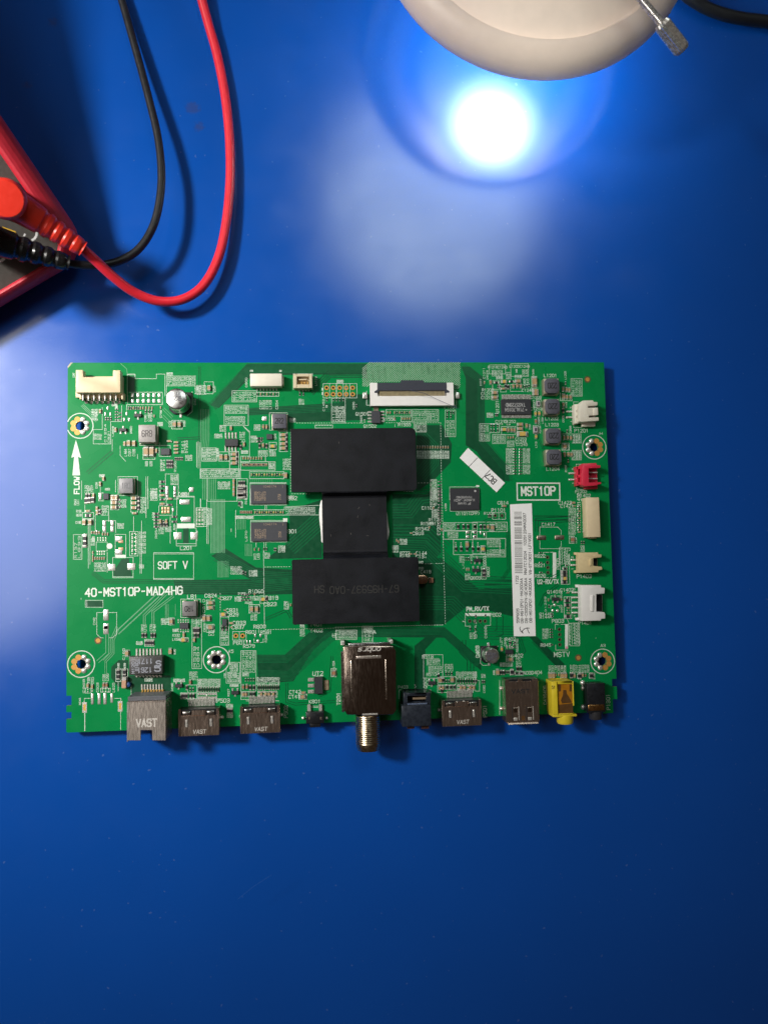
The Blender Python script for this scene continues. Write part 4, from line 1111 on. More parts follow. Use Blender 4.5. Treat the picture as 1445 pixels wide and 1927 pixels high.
for x, y, a, l in ((668, 820, 55, 22), (658, 900, 70, 18), (408, 1075, 95, 18), (768, 792, 95, 14), (595, 1060, 100, 14), (483, 212, 95, 16), (748, 1078, 5, 20)):
    c = w('V', x, y, HM if 700 < y < 1200 else HT)
    z = ZB + (HM if 700 < y < 1200 else HT) + .015
    k = l * mmpx('V') / 2
    d = (math.cos(math.radians(a)) * k, math.sin(math.radians(a)) * k)
    stroke(sc, [(c[0] - d[0], c[1] - d[1]), (c[0] + d[0], c[1] + d[1])], .12, z)
sc.build('scratch_mark', mat('bright_scratch', (.14, .13, .12), .4), HSK)
# processor and squeezed-out paste under the bridge
cp = MB().box(mx0 + 1.5, mx1 - 1.5, rm[2] + 2, rm[3] - 2, ZB + .05, ZB + 1.3).build('processor', ICB, BOARD, bevel=.1)
pp = MB()
left = [(330, 740), (318, 752), (306, 790), (300, 860), (303, 940), (312, 1010), (318, 1080), (320, 1130), (330, 1145), (420, 1140), (420, 740)]
right = [(930, 860), (936, 920), (944, 985), (952, 1040), (948, 1075), (938, 1110), (930, 1125), (840, 1120), (840, 860)]
for q in (left, right):
    pp.prism(poly('V', q, 1.7), ZB + 1.2, ZB + 1.75)
pp.build('thermal_paste', PASTE, HSK, bevel=.22, seg=2, smooth=60)
# crystal can beside the lower plate
cr = MB()
r = rect('G', 770, 868, 940, 958, 3.0)
cr.prism(rounded(*r, (1.6, .3, .3, 1.6)), ZB + .25, ZB + 3.0)
cr.build('crystal_can', mat('copper_toned_can', (.60, .36, .24), .22, 1.0, var=.1), BOARD, bevel=.3, seg=2, smooth=50)
rbox('G', 948, 895, 992, 945, .02, .9).build('chip_resistor', mat('brown_chip', (.20, .09, .05), .5), BOARD, bevel=.08)
pad('G', 950, 920, 16, 60)

# -- seven-pin cream connector, top left ---------------------------
c7 = MB()
c7.prism(poly('M', [(238, 165), (378, 165), (380, 305), (958, 305), (960, 172), (1102, 172), (1105, 605), (238, 605)], 6.0), ZB + 2.0, ZB + 6.0)
r = rect('M', 310, 300, 1160, 740, 1.2)
c7.box(r[0] - 1.2, r[1], r[2] + .6, r[3], ZB + .02, ZB + 2.0)
for x in (330, 1140):
    q = rect('M', x - 22, 600, x + 22, 742, 3.4)
    c7.box(*q, ZB + .02, ZB + 3.4, t=.1)
C7 = c7.build('pin_header_connector', CREAM, BOARD, bevel=.2, seg=2, smooth=40, label='cream seven-pin connector at the top left corner')
pinme = None
for i in range(7):
    x = 375 + i * 107
    q = rect('M', x - 13, 590, x + 13, 740, 3.2)
    mb = MB().box(*q, ZB + 2.6, ZB + 3.2)
    a = w('M', x + 70, 790)
    mb.box(q[0] + .05, q[1] - .05, q[2] - .5, q[2], ZB + .1, ZB + 3.2)
    mb.build('pin', TIN, C7, bevel=.08)
    c = w('M', x + 68, 795)
    MB().lathe([(.62, 0), (.5, .2), (.001, .3)], (c[0], c[1], ZB + .02), 12).build('solder_joint', SOLDER, C7, smooth=60)
    q = rect('M', x + 40, 610, x + 95, 760, 1.6)
    MB().box(q[0] + .25, q[1] - .3, q[2], q[3], ZB + .2, ZB + 1.6).build('terminal_slot', DULL, C7, bevel=.1)


# -- electrolytic cans ---------------------------------------------
def can(L, x, y, r, h, bx, by, bs, lines, cham):
    c = w(L, x, y, h)
    rr = r * (305.57 - h) / 1449.0 / ZOOM[L][2]
    b = MB()
    s = bs
    x0, x1, y0, y1 = c[0] - s, c[0] + s, c[1] - s, c[1] + s
    if cham == 'R':
        pl = [(x0 + 1.6, y0), (x1 - 1.6, y0), (x1, y0 + 1.6), (x1, y1), (x0, y1), (x0, y0 + 1.6)]
    else:
        pl = [(x0 + 1.2, y0), (x1, y0), (x1, y1), (x0, y1), (x0, y0 + 1.2)]
    b.prism(pl, ZB + .05, ZB + .9)
    base = b.build('capacitor_base', BLKP, BOARD, bevel=.1)
    prof_ = [(rr, 0), (rr, 1.2), (rr * .95, 1.5), (rr * .95, 1.9), (rr, 2.2), (rr, h - 1.6), (rr * .985, h - 1.3), (rr * .9, h - 1.05), (rr * .88, h - 1.0), (.01, h - 1.0)]
    m = MB().lathe(prof_, (c[0], c[1], ZB + .9), 40)
    o = m.build('electrolytic_capacitor', ALU, BOARD, smooth=40)
    for sgn in (-1, 1):
        p = MB().box(c[0] - .5, c[0] + .5, min(c[1] + sgn * s * .8, c[1] + sgn * (s + 1.3)), max(c[1] + sgn * s * .8, c[1] + sgn * (s + 1.3)), ZB + .02, ZB + .4)
        p.build('lead', SOLDER, o, bevel=.12)
    mb = MB()
    for t, dx, dy, hh, wid, rot in lines:
        text(mb, t, (c[0] + dx, c[1] + dy), hh, rot, ZB + h - .07, wid=wid, wd=.22)
    mb.build('can_marking', mat('grey_can_ink', (.10, .10, .13), .5), o)
    return o


can('A', 1190, 430, 108, 9.0, 0, 0, 4.3, [('220', -.2, .2, 1.7, 3.6, 180), ('V7', .6, 2.0, 1.0, 1.6, 180)], 'R')['label'] = 'tall silver capacitor can near the top left corner'
can('L', 178, 372, 72, 6.5, 0, 0, 3.3, [('E7', 1.2, .2, 1.0, 1.5, -90), ('220', 0, 0, 1.0, 2.6, -90), ('6L3Z', -1.3, -.2, 1.0, 3.2, -90)], 'L')['label'] = 'small silver capacitor can above the USB port'


# -- inductors -----------------------------------------------------
def inductor(L, x0, y0, x1, y1, h, mark, mrot, core, term, mk, name='inductor', cut=.0, grow=.3):
    r = rect(L, x0, y0, x1, y1, h)
    b = MB()
    if cut:
        cx0, cx1, cy0, cy1 = r
        pl = [(cx0 + cut, cy0), (cx1 - cut, cy0), (cx1, cy0 + cut), (cx1, cy1 - cut), (cx1 - cut, cy1), (cx0 + cut, cy1), (cx0, cy1 - cut), (cx0, cy0 + cut)]
        b.prism(pl, ZB + .5, ZB + h)
    else:
        b.box(*r, ZB + .4, ZB + h)
    o = b.build(name, core, BOARD, bevel=.25, seg=2, smooth=40)
    # metal terminals wrap two sides of the base
    g = grow
    for s in (-1, 1):
        xa, xb = (r[0] - g, r[0] + 1.3) if s < 0 else (r[1] - 1.3, r[1] + g)
        tb = MB().box(xa, xb, r[2] - g * .6, r[3] + g * .6, ZB + .02, ZB + h * (.78 if cut else .22))
        tb.build('terminal', term, o, bevel=.2, seg=2, smooth=40)
    mb = MB()
    c = ((r[0] + r[1]) / 2, (r[2] + r[3]) / 2)
    text(mb, mark, c, (r[3] - r[2]) * .34, mrot, ZB + h + .01, wid=(r[1] - r[0]) * .58, wd=.32)
    mb.build('inductor_marking', mk, o)
    return o


inductor('A', 808, 692, 980, 868, 4.6, '6R8', 0, FERRL, TERM, mat('grey_marking', (.09, .08, .08), .6))
inductor('A', 612, 1230, 752, 1382, 3.2, '1R0', 0, mat('ferrite_mid', (.24, .235, .245), .45, var=.15), TERM, mat('grey_marking_faint', (.15, .15, .16), .6))
inductor('B', 762, 578, 904, 728, 3.2, '2R2', 0, FERR, TERM, INK)
inductor('E', 1247, 1132, 1390, 1284, 3.2, '1R0', 180, mat('ferrite_mid_dark', (.17, .165, .165), .45, var=.15), TERM, INK)
for (x0, y0, x1, y1) in ((722, 222, 868, 374), (728, 430, 873, 582), (736, 726, 886, 878), (742, 940, 890, 1092)):
    o = inductor('D', x0, y0, x1, y1, 4.4, '220', 180, FERR, TERM, INK, cut=1.2, grow=.12)
    r = rect('D', x0, y0, x1, y1, 4.4)
    MB().box(r[0] - .1, r[1] + .1, r[2] - .25, r[3] + .1, ZB + .02, ZB + 1.5).build('inductor_base', TERM, o, bevel=.15)

# -- connectors along the top --------------------------------------
q = rbox('B', 540, 175, 860, 303, .1, 4.2)
q.box(*[a + b for a, b in zip(rect('B', 862, 195, 876, 290, 3), (0, 0, 0, 0))], ZB + .1, ZB + 3.0)
o = q.build('wire_connector', IVORY, BOARD, bevel=.3, seg=2, smooth=40, label='closed ivory connector with seven pins')
pins(o, 'B', [(610 + 32.7 * i, 328) for i in range(7)], 15, 46, .5)
q = MB()
R4 = 3.6
oo = rect('B', 975, 180, 1165, 322, R4)
ii = rect('B', 1008, 206, 1134, 284, R4)
q.box(oo[0], ii[0], oo[2], oo[3], ZB + .1, ZB + R4)
q.box(ii[1], oo[1], oo[2], oo[3], ZB + .1, ZB + R4)
q.box(ii[0], ii[1], ii[3], oo[3], ZB + .1, ZB + R4)
q.box(ii[0], ii[1], oo[2], ii[2], ZB + .1, ZB + R4 - .1)
q.box(ii[0], ii[1], ii[2], ii[3], ZB + .1, ZB + 1.0)
q.box(ii[0] + .8, ii[1] - .8, ii[2] + 1.8, ii[2] + 2.3, ZB + .1, ZB + R4 - .6)
o = q.build('socket_connector', mat('ivory_socket', (.62, .53, .36), .42, var=.05), BOARD, bevel=.12, label='small open ivory socket with four contacts')
for i in range(4):
    x = ii[0] + (i + .5) * (ii[1] - ii[0]) / 4
    MB().box(x - .18, x + .18, ii[2] + .3, ii[2] + 1.4, ZB + .9, ZB + 2.2).build('contact', GOLD, o)
pins(o, 'B', [(1035, 340), (1069, 340), (1100, 335), (1130, 335)], 15, 38, .4)

# ribbon connector
FH = 2.6
f0 = rect('C', 357, 268, 1195, 498, FH)
fc = rect('C', 428, 280, 1125, 402, FH)
q = MB()
q.box(f0[0], fc[0], f0[2], f0[3], ZB + .1, ZB + FH)
q.box(fc[1], f0[1], f0[2], f0[3], ZB + .1, ZB + FH)
q.box(fc[0], fc[1], f0[2], fc[2], ZB + .1, ZB + FH)
q.box(fc[0], fc[1], fc[2], f0[3] - .4, ZB + .1, ZB + 1.0)
FFC = q.build('ribbon_connector', WHITE, BOARD, label='long white ribbon-cable connector with grey latch')
lp = poly('C', [(430, 268), (660, 268), (668, 243), (890, 243), (898, 266), (1122, 266), (1124, 336), (1150, 352), (1150, 368), (1112, 368), (1108, 346), (440, 348), (436, 370), (400, 370), (400, 356), (428, 338)], FH + .2)
MB().prism(lp, ZB + 1.6, ZB + FH + .2).build('latch', LID, FFC)
mb, mb2 = MB(), MB()
for i in range(51):
    x = 457 + i * (1098 - 457) / 50
    c = rect('C', x - 3.6, 350, x + 3.6, 402, 2.2)
    mb.box(*c, ZB + 1.0, ZB + 2.2)
    c = w('C', x, 486)
    mb2.box(c[0] - .13, c[0] + .13, c[1] - .65, c[1] + .65, ZB + .02, ZB + .35)
mb.build('contact_row', mat('pale_gold_contact', (.62, .50, .30), .35, .6), FFC, kind='stuff')
mb2.build('pin_row', TIN, FFC, kind='stuff')
for x in (302, 1236):
    rbox('C', x - 22, 364, x + 22, 428, .05, 1.3).build('side_tab', SOLDER, FFC, bevel=.3, seg=2, smooth=50)
rbox('C', 388, 505, 438, 552, .05, .3).build('solder_pad', DULL, BOARD)

# -- chips ---------------------------------------------------------
o = chip('driver_chip', 'C', 372, 552, 460, 676, 1.4, ICG)
pins(o, 'C', [(350, y) for y in (566, 597, 630, 662)] + [(482, y) for y in (562, 593, 626, 658)], 40, 18, .4)
o = chip('regulator_chip', 'B', 286, 835, 418, 908, 1.4)
pins(o, 'B', [(x, 800) for x in (296, 331, 364, 398)] + [(x, 930) for x in (294, 330, 362, 396)], 18, 62, .4)
MEM = []
for L, x0, y0, x1, y1 in (('B', 546, 1292, 905, 1486), ('F', 550, 334, 910, 524)):
    o = chip('memory_chip', L, x0, y0, x1, y1, 1.1, ICG, .06)
    it = []
    for i in range(5):
        it.append((('TWK86', 'D9PTK', '5EA77', '19XCL', 'H5TC2')[i], L, x0 + 46 + i * 24, (y0 + y1) / 2 + 22, 15, 90, 90, 1.1, 3.2))
    it.append(('21754', L, x1 - 70, (y0 + y1) / 2 + 30, 26, 56, 90, 1.1, 3.2))
    it.append(('1046174', L, x0 + 190, y0 + 22, 18, 130, 0, 1.1, 2.6))
    it.append(('I', L, x1 - 38, y0 + 22, 26, 10, 0, 1.1, 2.6))
    marks('chip_marking', o, it, mat('tan_marking', (.30, .22, .15), .6))
o = chip('flash_chip', 'C', 1162, 1330, 1452, 1550, 1.0, ICB, .06)
marks('chip_marking', o, [('FS16VBCHG0', 'G', 1300, 84, 20, 155, 180, 1.0, 3), ('KLMAG4F-JACD1', 'G', 1300, 114, 20, 215, 180, 1.0, 3), ('TAIWAN', 'G', 1282, 146, 20, 85, 180, 1.0, 3), ('F', 'G', 1352, 146, 24, 24, 180, 1.0, 5)], MARKW)
c = w('G', 1412, 22, 1.0)
MB().cyl((c[0], c[1], ZB + .98), (c[0], c[1], ZB + 1.02), .45, n=14).build('pin_one_dot', MARKW, o)

o = chip('amplifier_chip', 'D', 283, 437, 583, 588, 1.2)
mb = MB()
for i in range(24):
    x = 290 + i * 12.4
    for y0, y1 in ((388, 437), (588, 627)):
        c = w('D', x, (y0 + y1) / 2)
        hh = (y1 - y0) * mmpx('D') / 2
        mb.box(c[0] - .14, c[0] + .14, c[1] - hh, c[1] + hh, ZB + .02, ZB + .45)
mb.build('pin_row', TIN, o, kind='stuff')
marks('chip_marking', o, [('71AL701G4', 'D', 415, 540, 34, 195, 180, 1.2, 5), ('TAS5729MD', 'D', 425, 492, 34, 200, 180, 1.2, 5), ('+', 'D', 540, 542, 34, 30, 180, 1.2, 6)], MARKW)

o = chip('switch_chip', 'L', 303, 312, 376, 352, 1.1)
pins(o, 'L', [(316, 290), (340, 285), (362, 290), (316, 358), (340, 358), (362, 358)], 14, 26, .35)
o = rbox('D', 640, 448, 676, 506, .1, 1.4).build('chip_inductor', mat('pale_ferrite', (.40, .38, .40), .5, var=.1), BOARD, bevel=.2)
rbox('D', 650, 462, 667, 492, .1, 1.42).build('core_window', ICG, o)
o = rbox('D', 608, 708, 650, 772, .1, 1.4).build('chip_inductor', o.data.materials[0], BOARD, bevel=.2)
rbox('D', 620, 725, 640, 757, .1, 1.42).build('core_window', ICG, o)

# network transformer
T16 = rbox('I', 712, 402, 1050, 586, .3, 4.6)
o = T16.build('network_transformer', mat('transformer_epoxy', (.050, .048, .048), .45, var=.2, scale=2000, bump=.3), BOARD, bevel=.25, seg=2, smooth=40, label='black sixteen-pin network transformer above the network jack')
marks('chip_marking', o, [('1171', 'I', 875, 452, 44, 135, 180, 4.6, 8), ('1261', 'I', 870, 540, 44, 130, 180, 4.6, 8), ('G1601', 'I', 792, 490, 24, 110, 90, 4.6, 6), ('M1201', 'I', 755, 500, 24, 140, 90, 4.6, 6), ('S', 'I', 1010, 475, 50, 40, 0, 4.6, 12), ('5', 'I', 1000, 525, 50, 50, 0, 4.6, 12)], mat('blue_grey_marking', (.28, .29, .34), .6))
for i in range(8):
    for y0, y1, s in ((325, 400, 1), (588, 612, -1)):
        x = 790 + i * 34.5
        a = rect('I', x - 9, y0, x + 9, y1, .4)
        mb = MB().box(a[0], a[1], a[2], a[3], ZB + .05, ZB + .4)
        yy = a[2] if s > 0 else a[3]
        mb.box(a[0] + .05, a[1] - .05, yy - .2, yy + .35 * s if s > 0 else yy + .2, ZB + .3, ZB + 2.4)
        mb.build('pin', TIN, o, bevel=.06)
# brown block capacitor with a blue disc beside it
o = rbox('I', 638, 645, 685, 725, .1, 2.2).build('block_capacitor', mat('salmon_ceramic', (.52, .30, .19), .4, var=.08), BOARD, bevel=.2)
rbox('I', 640, 612, 686, 648, .1, 2.2).build('terminal', TIN, o, bevel=.15)
c = w('I', 712, 682)
MB().lathe([(1.05, 0), (1.05, 1.2), (.8, 1.6), (.001, 1.75)], (c[0], c[1], ZB), 20).build('disc_capacitor', BLUE, BOARD, smooth=40)

# three-lead regulator
o = chip('voltage_regulator', 'J', 1188, 612, 1272, 780, 1.7)
pins(o, 'J', [(1152, y) for y in (636, 696, 756)], 58, 34, .45)
MB().box(*rect('J', 1282, 642, 1332, 742, .4), ZB + .02, ZB + .4).build('tab', mat('tan_tab', (.55, .45, .30), .35, .8), o, bevel=.08)

# push switch at the lower edge
q = MB()
q.box(*rect('J', 1102, 962, 1285, 1080, 3.4), ZB + .1, ZB + 3.4)
q.box(*rect('J', 1140, 1060, 1250, 1118, 2.8), ZB + .4, ZB + 2.8)
o = q.build('push_switch', BLKP, BOARD, bevel=.3, seg=2, smooth=40, label='tiny black push switch on the lower edge')
for x in (1134, 1250):
    rbox('J', x - 17, 888, x + 17, 972, .05, 1.2).build('bracket', TIN, o, bevel=.2)
    rbox('J', x - 10, 1010, x + 10, 1040, 3.0, 3.45).build('rivet', DULL, o, bevel=.1)
for x in (1075, 1308):
    c = w('J', x, 1022)
    MB().lathe([(.7, 0), (.6, .5), (.3, .8), (.001, .85)], (c[0], c[1], ZB), 12).build('solder_joint', SOLDER, o, smooth=60)

# -- network jack --------------------------------------------------
JH = 12.0
q = MB()
top = poly('I', [(692, 862), (1083, 862), (1083, 1250), (947, 1250), (945, 1146), (832, 1146), (832, 1250), (690, 1250)], JH)
q.prism(top, ZB + JH - .35, ZB + JH)
xs = [p[0] for p in top]
ys = [p[1] for p in top]
x0, x1, y0, y1 = min(xs), max(xs), min(ys), max(ys)
q.box(x0, x0 + .4, y0, y1, ZB + .1, ZB + JH - .2)
q.box(x1 - .4, x1, y0, y1, ZB + .1, ZB + JH - .2)
q.box(x0 + .4, x1 - .4, y1 - .4, y1, ZB + .1, ZB + JH - .2)
RJ = q.build('network_jack', NICK, BOARD, bevel=.12, label='square metal network jack at the lower left edge')
MB().box(x0 + .45, x1 - .45, y0 + 4.2, y1 - .45, ZB - 1.0, ZB + JH - .4).build('insert', BLKP, RJ)
MB().box(x0 + .1, x1 - .1, y1 + .02, y1 + 1.7, ZB + .1, ZB + JH - 1.2).build('rear_cover', mat('dark_grey_plastic', (.10, .105, .12), .45), RJ, bevel=.25, seg=2)
marks('stamped_name', RJ, [('VAST', 'I', 890, 1072, 66, 180, 0, JH, 13)], STAMP)
for i in range(8):
    x = 842 + i * 29
    a = rect('I', x - 8, 742, x + 8, 815, 2.0)
    MB().hexa([(a[0], a[2], ZB + 3.4), (a[1], a[2], ZB + 3.4), (a[1], a[3], ZB + .2), (a[0], a[3], ZB + .2)],
              [(a[0], a[2], ZB + 3.75), (a[1], a[2], ZB + 3.75), (a[1], a[3], ZB + .55), (a[0], a[3], ZB + .55)]).build('gold_pin', GOLD, RJ)
    a = rect('I', x - 8, 682, x + 8, 744, .4)
    MB().box(*a, ZB + .02, ZB + .45, t=.06).build('pin', TIN, RJ)


# -- HDMI-type video ports -----------------------------------------
def video_port(X0, Y0, X1, Y1, label, stamp='VAST'):
    H_ = 6.2
    k = 1 / 5.352
    r = rect('X', X0, Y0, X1, Y1, H_)
    x0, x1, y0, y1 = r
    q = MB()
    W_ = x1 - x0
    # top plate with two cut windows at the rear
    cut = 2.6
    q.box(x0, x1, y0, y1 - cut, ZB + H_ - .3, ZB + H_)
    q.box(x0, x0 + 1.0, y1 - cut, y1, ZB + H_ - .3, ZB + H_)
    q.box(x1 - 1.0, x1, y1 - cut, y1, ZB + H_ - .3, ZB + H_)
    q.box(x0 + W_ * .32, x1 - W_ * .32, y1 - cut, y1 - .6, ZB + H_ - .3, ZB + H_)
    q.box(x0, x0 + .35, y0, y1, ZB + .1, ZB + H_ - .1)
    q.box(x1 - .35, x1, y0, y1, ZB + .1, ZB + H_ - .1)
    o = q.build('video_port', NICKB, BOARD, bevel=.12, label=label)
    MB().box(x0 + .4, x1 - .4, y0 + 3.0, y1 - .3, ZB - .9, ZB + H_ - .5).build('insert', BLKP, o)
    for s in (0, 1):
        cx = x0 + W_ * (.20 if s == 0 else .80)
        # folded tab in the rear window
        MB().box(cx - 1.5, cx + 1.4, y1 - cut + .15, y1 - .9, ZB + H_ - .6, ZB + H_ + .05).build('folded_tab', mat('bright_tab', (.75, .70, .66), .22, 1.0), o, bevel=.25, seg=2, smooth=50)
        # sprung finger between two slots
        ya, yb = y1 - cut - 1.0, y1 - cut - 4.2
        for sx in (-.65, .65):
            MB().box(cx + sx - .1, cx + sx + .1, yb, ya, ZB + H_ - .1, ZB + H_ + .012).build('slot', INK, o)
        MB().hexa([(cx - .5, yb, ZB + H_ - .2), (cx + .5, yb, ZB + H_ - .2), (cx + .5, ya, ZB + H_ - .2), (cx - .5, ya, ZB + H_ - .2)],
                  [(cx - .45, yb, ZB + H_ + .02), (cx + .45, yb, ZB + H_ + .02), (cx + .3, ya - .6, ZB + H_ + .3), (cx - .3, ya - .6, ZB + H_ + .3)]).build('spring_finger', TIN, o, bevel=.12)
    mb = MB()
    text(mb, stamp, ((x0 + x1) / 2 + .3, y0 + 1.6), 1.35, 0, ZB + H_ + .012, wid=4.6, wd=.22, slant=.15)
    mb.build('stamped_name', STAMP, o)
    mb = MB()
    for i in range(19):
        x = x0 + W_ * .20 + i * W_ * .63 / 18
        mb.box(x - .14, x + .14, y1 - .1, y1 + 2.6, ZB + .03, ZB + .5)
    mb.build('pin_row', TIN, o, kind='stuff')
    for s in (x0 - .35, x1 + .35):
        MB().lathe([(.75, 0), (.6, .5), (.3, .9), (.001, 1.0)], (s, y0 + 5.4, ZB), 12).build('solder_joint', SOLDER, o, smooth=60)
    return o


video_port(336, 1333.5, 412.5, 1385, 'metal video port right beside the network jack')
video_port(452.3, 1328.5, 527, 1380, 'middle metal video port left of the push switch')
video_port(832, 1317, 905.8, 1366.5, 'metal video port right of the optical socket', )

# -- tuner ---------------------------------------------------------
UH = 9.5
tp = poly('U', [(190, 262), (868, 258), (905, 320), (908, 1130), (862, 1192), (660, 1195), (655, 1225), (445, 1225), (440, 1195), (240, 1196), (203, 1130), (185, 330)], UH)
q = MB()
q.prism(tp, ZB + .6, ZB + UH)
TU = q.build('tuner_can', NICKD, BOARD, bevel=.35, seg=2, smooth=40, label='large brown metal tuner can with antenna socket')
rim = MB()
a = rect('U', 255, 205, 825, 262, UH - .4)
rim.box(a[0], a[1], a[2], a[3] - .2, ZB + UH - 1.1, ZB + UH - .4)
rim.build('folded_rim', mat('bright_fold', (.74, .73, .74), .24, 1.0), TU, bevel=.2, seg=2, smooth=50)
for x, y0_, y1_ in ((300, 448, 1000), (770, 438, 990)):
    a = rect('U', x - 10, y0_, x + 10, y1_, UH + .25)
    MB().box(*a, ZB + UH - .2, ZB + UH + .25).build('pressed_rib', mat('pale_rib', (.82, .72, .62), .25, 1.0), TU, bevel=.2, seg=2, smooth=60)  # ribs in a paler metal than the can
a = rect('U', 362, 388, 706, 432, UH + .3)
MB().box(*a, ZB + UH - .2, ZB + UH + .3).build('pressed_rib', NICK, TU, bevel=.22, seg=2, smooth=60)
mb = MB()
text(mb, 'onbrs', w('U', 540, 312, UH), 1.7, 180, ZB + UH + .012, wid=8.4, wd=.3, slant=.25)
mb.build('stamped_name', STAMP, TU)
for x, y in ((180, 215), (838, 195)):
    rbox('U', x - 26, y - 22, x + 26, y + 34, .2, UH - .6).build('corner_lug', SOLDER, TU, bevel=.25, seg=2)
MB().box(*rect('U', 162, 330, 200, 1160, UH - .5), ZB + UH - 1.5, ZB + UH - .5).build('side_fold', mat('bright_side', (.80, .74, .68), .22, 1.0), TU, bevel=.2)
c0 = w('U', 527, 1190, 5.2)
c1 = w('U', 520, 1668, 5.2)
ax, zc, rr = (c0[0] + c1[0]) / 2, ZB + 5.2, 4.7
q = MB()
path, rad = [], []
n = 34
for i in range(n + 1):
    f = i / n
    path.append((ax, c0[1] + (c1[1] - c0[1]) * f, zc))
    rad.append(rr * (1.0 if f < .86 else 1 - (f - .86) * .9) + (.10 if i % 2 and f < .8 else 0))
q.rings(path, rad, n=36)
q.build('antenna_socket', BRASS, TU, smooth=20)
MB().cyl((ax, c1[1] + .3, zc), (ax, c1[1] - .5, zc), 1.0, n=16).build('centre_contact', mat('orange_contact', (.75, .28, .08), .4, .4), TU)
MB().box(*rect('U', 445, 1172, 658, 1200, UH + .1), ZB + 4, ZB + UH + .1).build('socket_clip', TIN, TU, bevel=.15)

# -- optical socket ------------------------------------------------
q = MB()
OH = 9.6
a = rect('U', 1010, 895, 1375, 1060, OH - .6)
inn = rect('U', 1058, 935, 1318, 1030, OH - .6)
q.box(a[0], inn[0], a[2], a[3], ZB + .1, ZB + OH - .6)
q.box(inn[1], a[1], a[2], a[3], ZB + .1, ZB + OH - .6)
q.box(inn[0], inn[1], inn[3], a[3], ZB + .1, ZB + OH - .6)
q.box(inn[0], inn[1], a[2], inn[2], ZB + .1, ZB + OH - .6)
q.box(inn[0], inn[1], inn[2], inn[3], ZB + .1, ZB + 4)
b_ = rect('U', 985, 1062, 1382, 1350, OH)
q.box(b_[0], b_[1], b_[2], b_[3], ZB + .1, ZB + OH)
OPT = q.build('optical_socket', BLUP, BOARD, bevel=.18, seg=2, smooth=40, label='smoky black optical socket right of the tuner')
MB().box(*rect('U', 1130, 955, 1310, 985, 7), ZB + 3.9, ZB + 7).build('receiver', mat('tan_receiver', (.22, .16, .10), .5), OPT, bevel=.1)
MB().box(*rect('U', 1060, 1036, 1330, 1056, OH + .1), ZB + 6, ZB + OH + .1).build('shutter_bar', mat('blue_grey_bar', (.10, .13, .20), .3), OPT, bevel=.1)
for x0_, x1_ in ((1058, 1155), (1250, 1352)):
    MB().box(*rect('U', x0_, 1342, x1_, 1385, 7.5), ZB + .4, ZB + 7.5).build('foot', mat('brown_foot', (.06, .025, .015), .4), OPT, bevel=.15)

# -- USB port ------------------------------------------------------
UB = 7.2
r = rect('S', 70, 228, 440, 722, UB)
x0, x1, y0, y1 = r
q = MB()
W_ = x1 - x0
q.box(x0, x1, y0, y1 - .9, ZB + UB - .35, ZB + UB)
q.box(x0, x0 + 1.6, y1 - .9, y1, ZB + UB - .35, ZB + UB)
q.box(x0 + W_ * .38, x0 + W_ * .52, y1 - .9, y1, ZB + UB - .35, ZB + UB)
q.box(x1 - 2.4, x1, y1 - .9, y1, ZB + UB - .35, ZB + UB)
q.box(x0, x0 + .35, y0, y1, ZB + .1, ZB + UB - .1)
q.box(x1 - .35, x1, y0, y1, ZB + .1, ZB + UB - .1)
q.hexa([(x0 + .5, y0 - .6, ZB + UB - .1), (x1 - .3, y0 - .6, ZB + UB - .1), (x1 - .3, y0 + .1, ZB + UB - .3), (x0 + .5, y0 + .1, ZB + UB - .3)],
       [(x0 + .5, y0 - .6, ZB + UB + .25), (x1 - .3, y0 - .6, ZB + UB + .25), (x1 - .3, y0 + .1, ZB + UB), (x0 + .5, y0 + .1, ZB + UB)])
US = q.build('data_port', NICKB, BOARD, bevel=.12, label='metal USB port between video port and yellow jack')
MB().box(x0 + .4, x1 - .4, y0 + 2.5, y1 - .1, ZB - 1.0, ZB + UB - .5).build('insert', BLKP, US)
for cx in (x0 + W_ * .28, x0 + W_ * .72):
    for s, b in ((-1.25, .0), (1.3, .15)):
        MB().box(cx + s - .14, cx + s + .14, y0 + 1.0, y0 + 6.2, ZB + UB - .1, ZB + UB + .012 + b).build('slot', INK if b == 0 else TIN, US)
    MB().hexa([(cx - .9, y0 + .7, ZB + UB - .2), (cx + .8, y0 + .7, ZB + UB - .2), (cx + .9, y0 + 6, ZB + UB - .2), (cx - .9, y0 + 6, ZB + UB - .2)],
              [(cx - .8, y0 + .9, ZB + UB - .05), (cx + .7, y0 + .9, ZB + UB - .05), (cx + .9, y0 + 5.8, ZB + UB + .03), (cx - .9, y0 + 5.8, ZB + UB + .03)]).build('spring_finger', NICKD, US, bevel=.1)
    MB().box(cx - .8, cx + .7, y0 + .8, y0 + 2.0, ZB + UB - .1, ZB + UB + .15).build('finger_tip', TIN, US, bevel=.25, seg=2, smooth=60)
MB().box(x0 + W_ * .46, x0 + W_ * .56, y0 + .9, y0 + 2.6, ZB + UB - .1, ZB + UB + .02).build('slot', AMBERD, US)
marks('stamped_name', US, [('VAST', 'S', 236, 366, 40, 200, 0, UB, 9)], INK)
for y in (330, 560):
    c = w('S', 12, y)
    MB().lathe([(.8, 0), (.7, .5), (.3, 1.0), (.001, 1.1)], (c[0], c[1], ZB), 12).build('solder_joint', SOLDER, US, smooth=60)

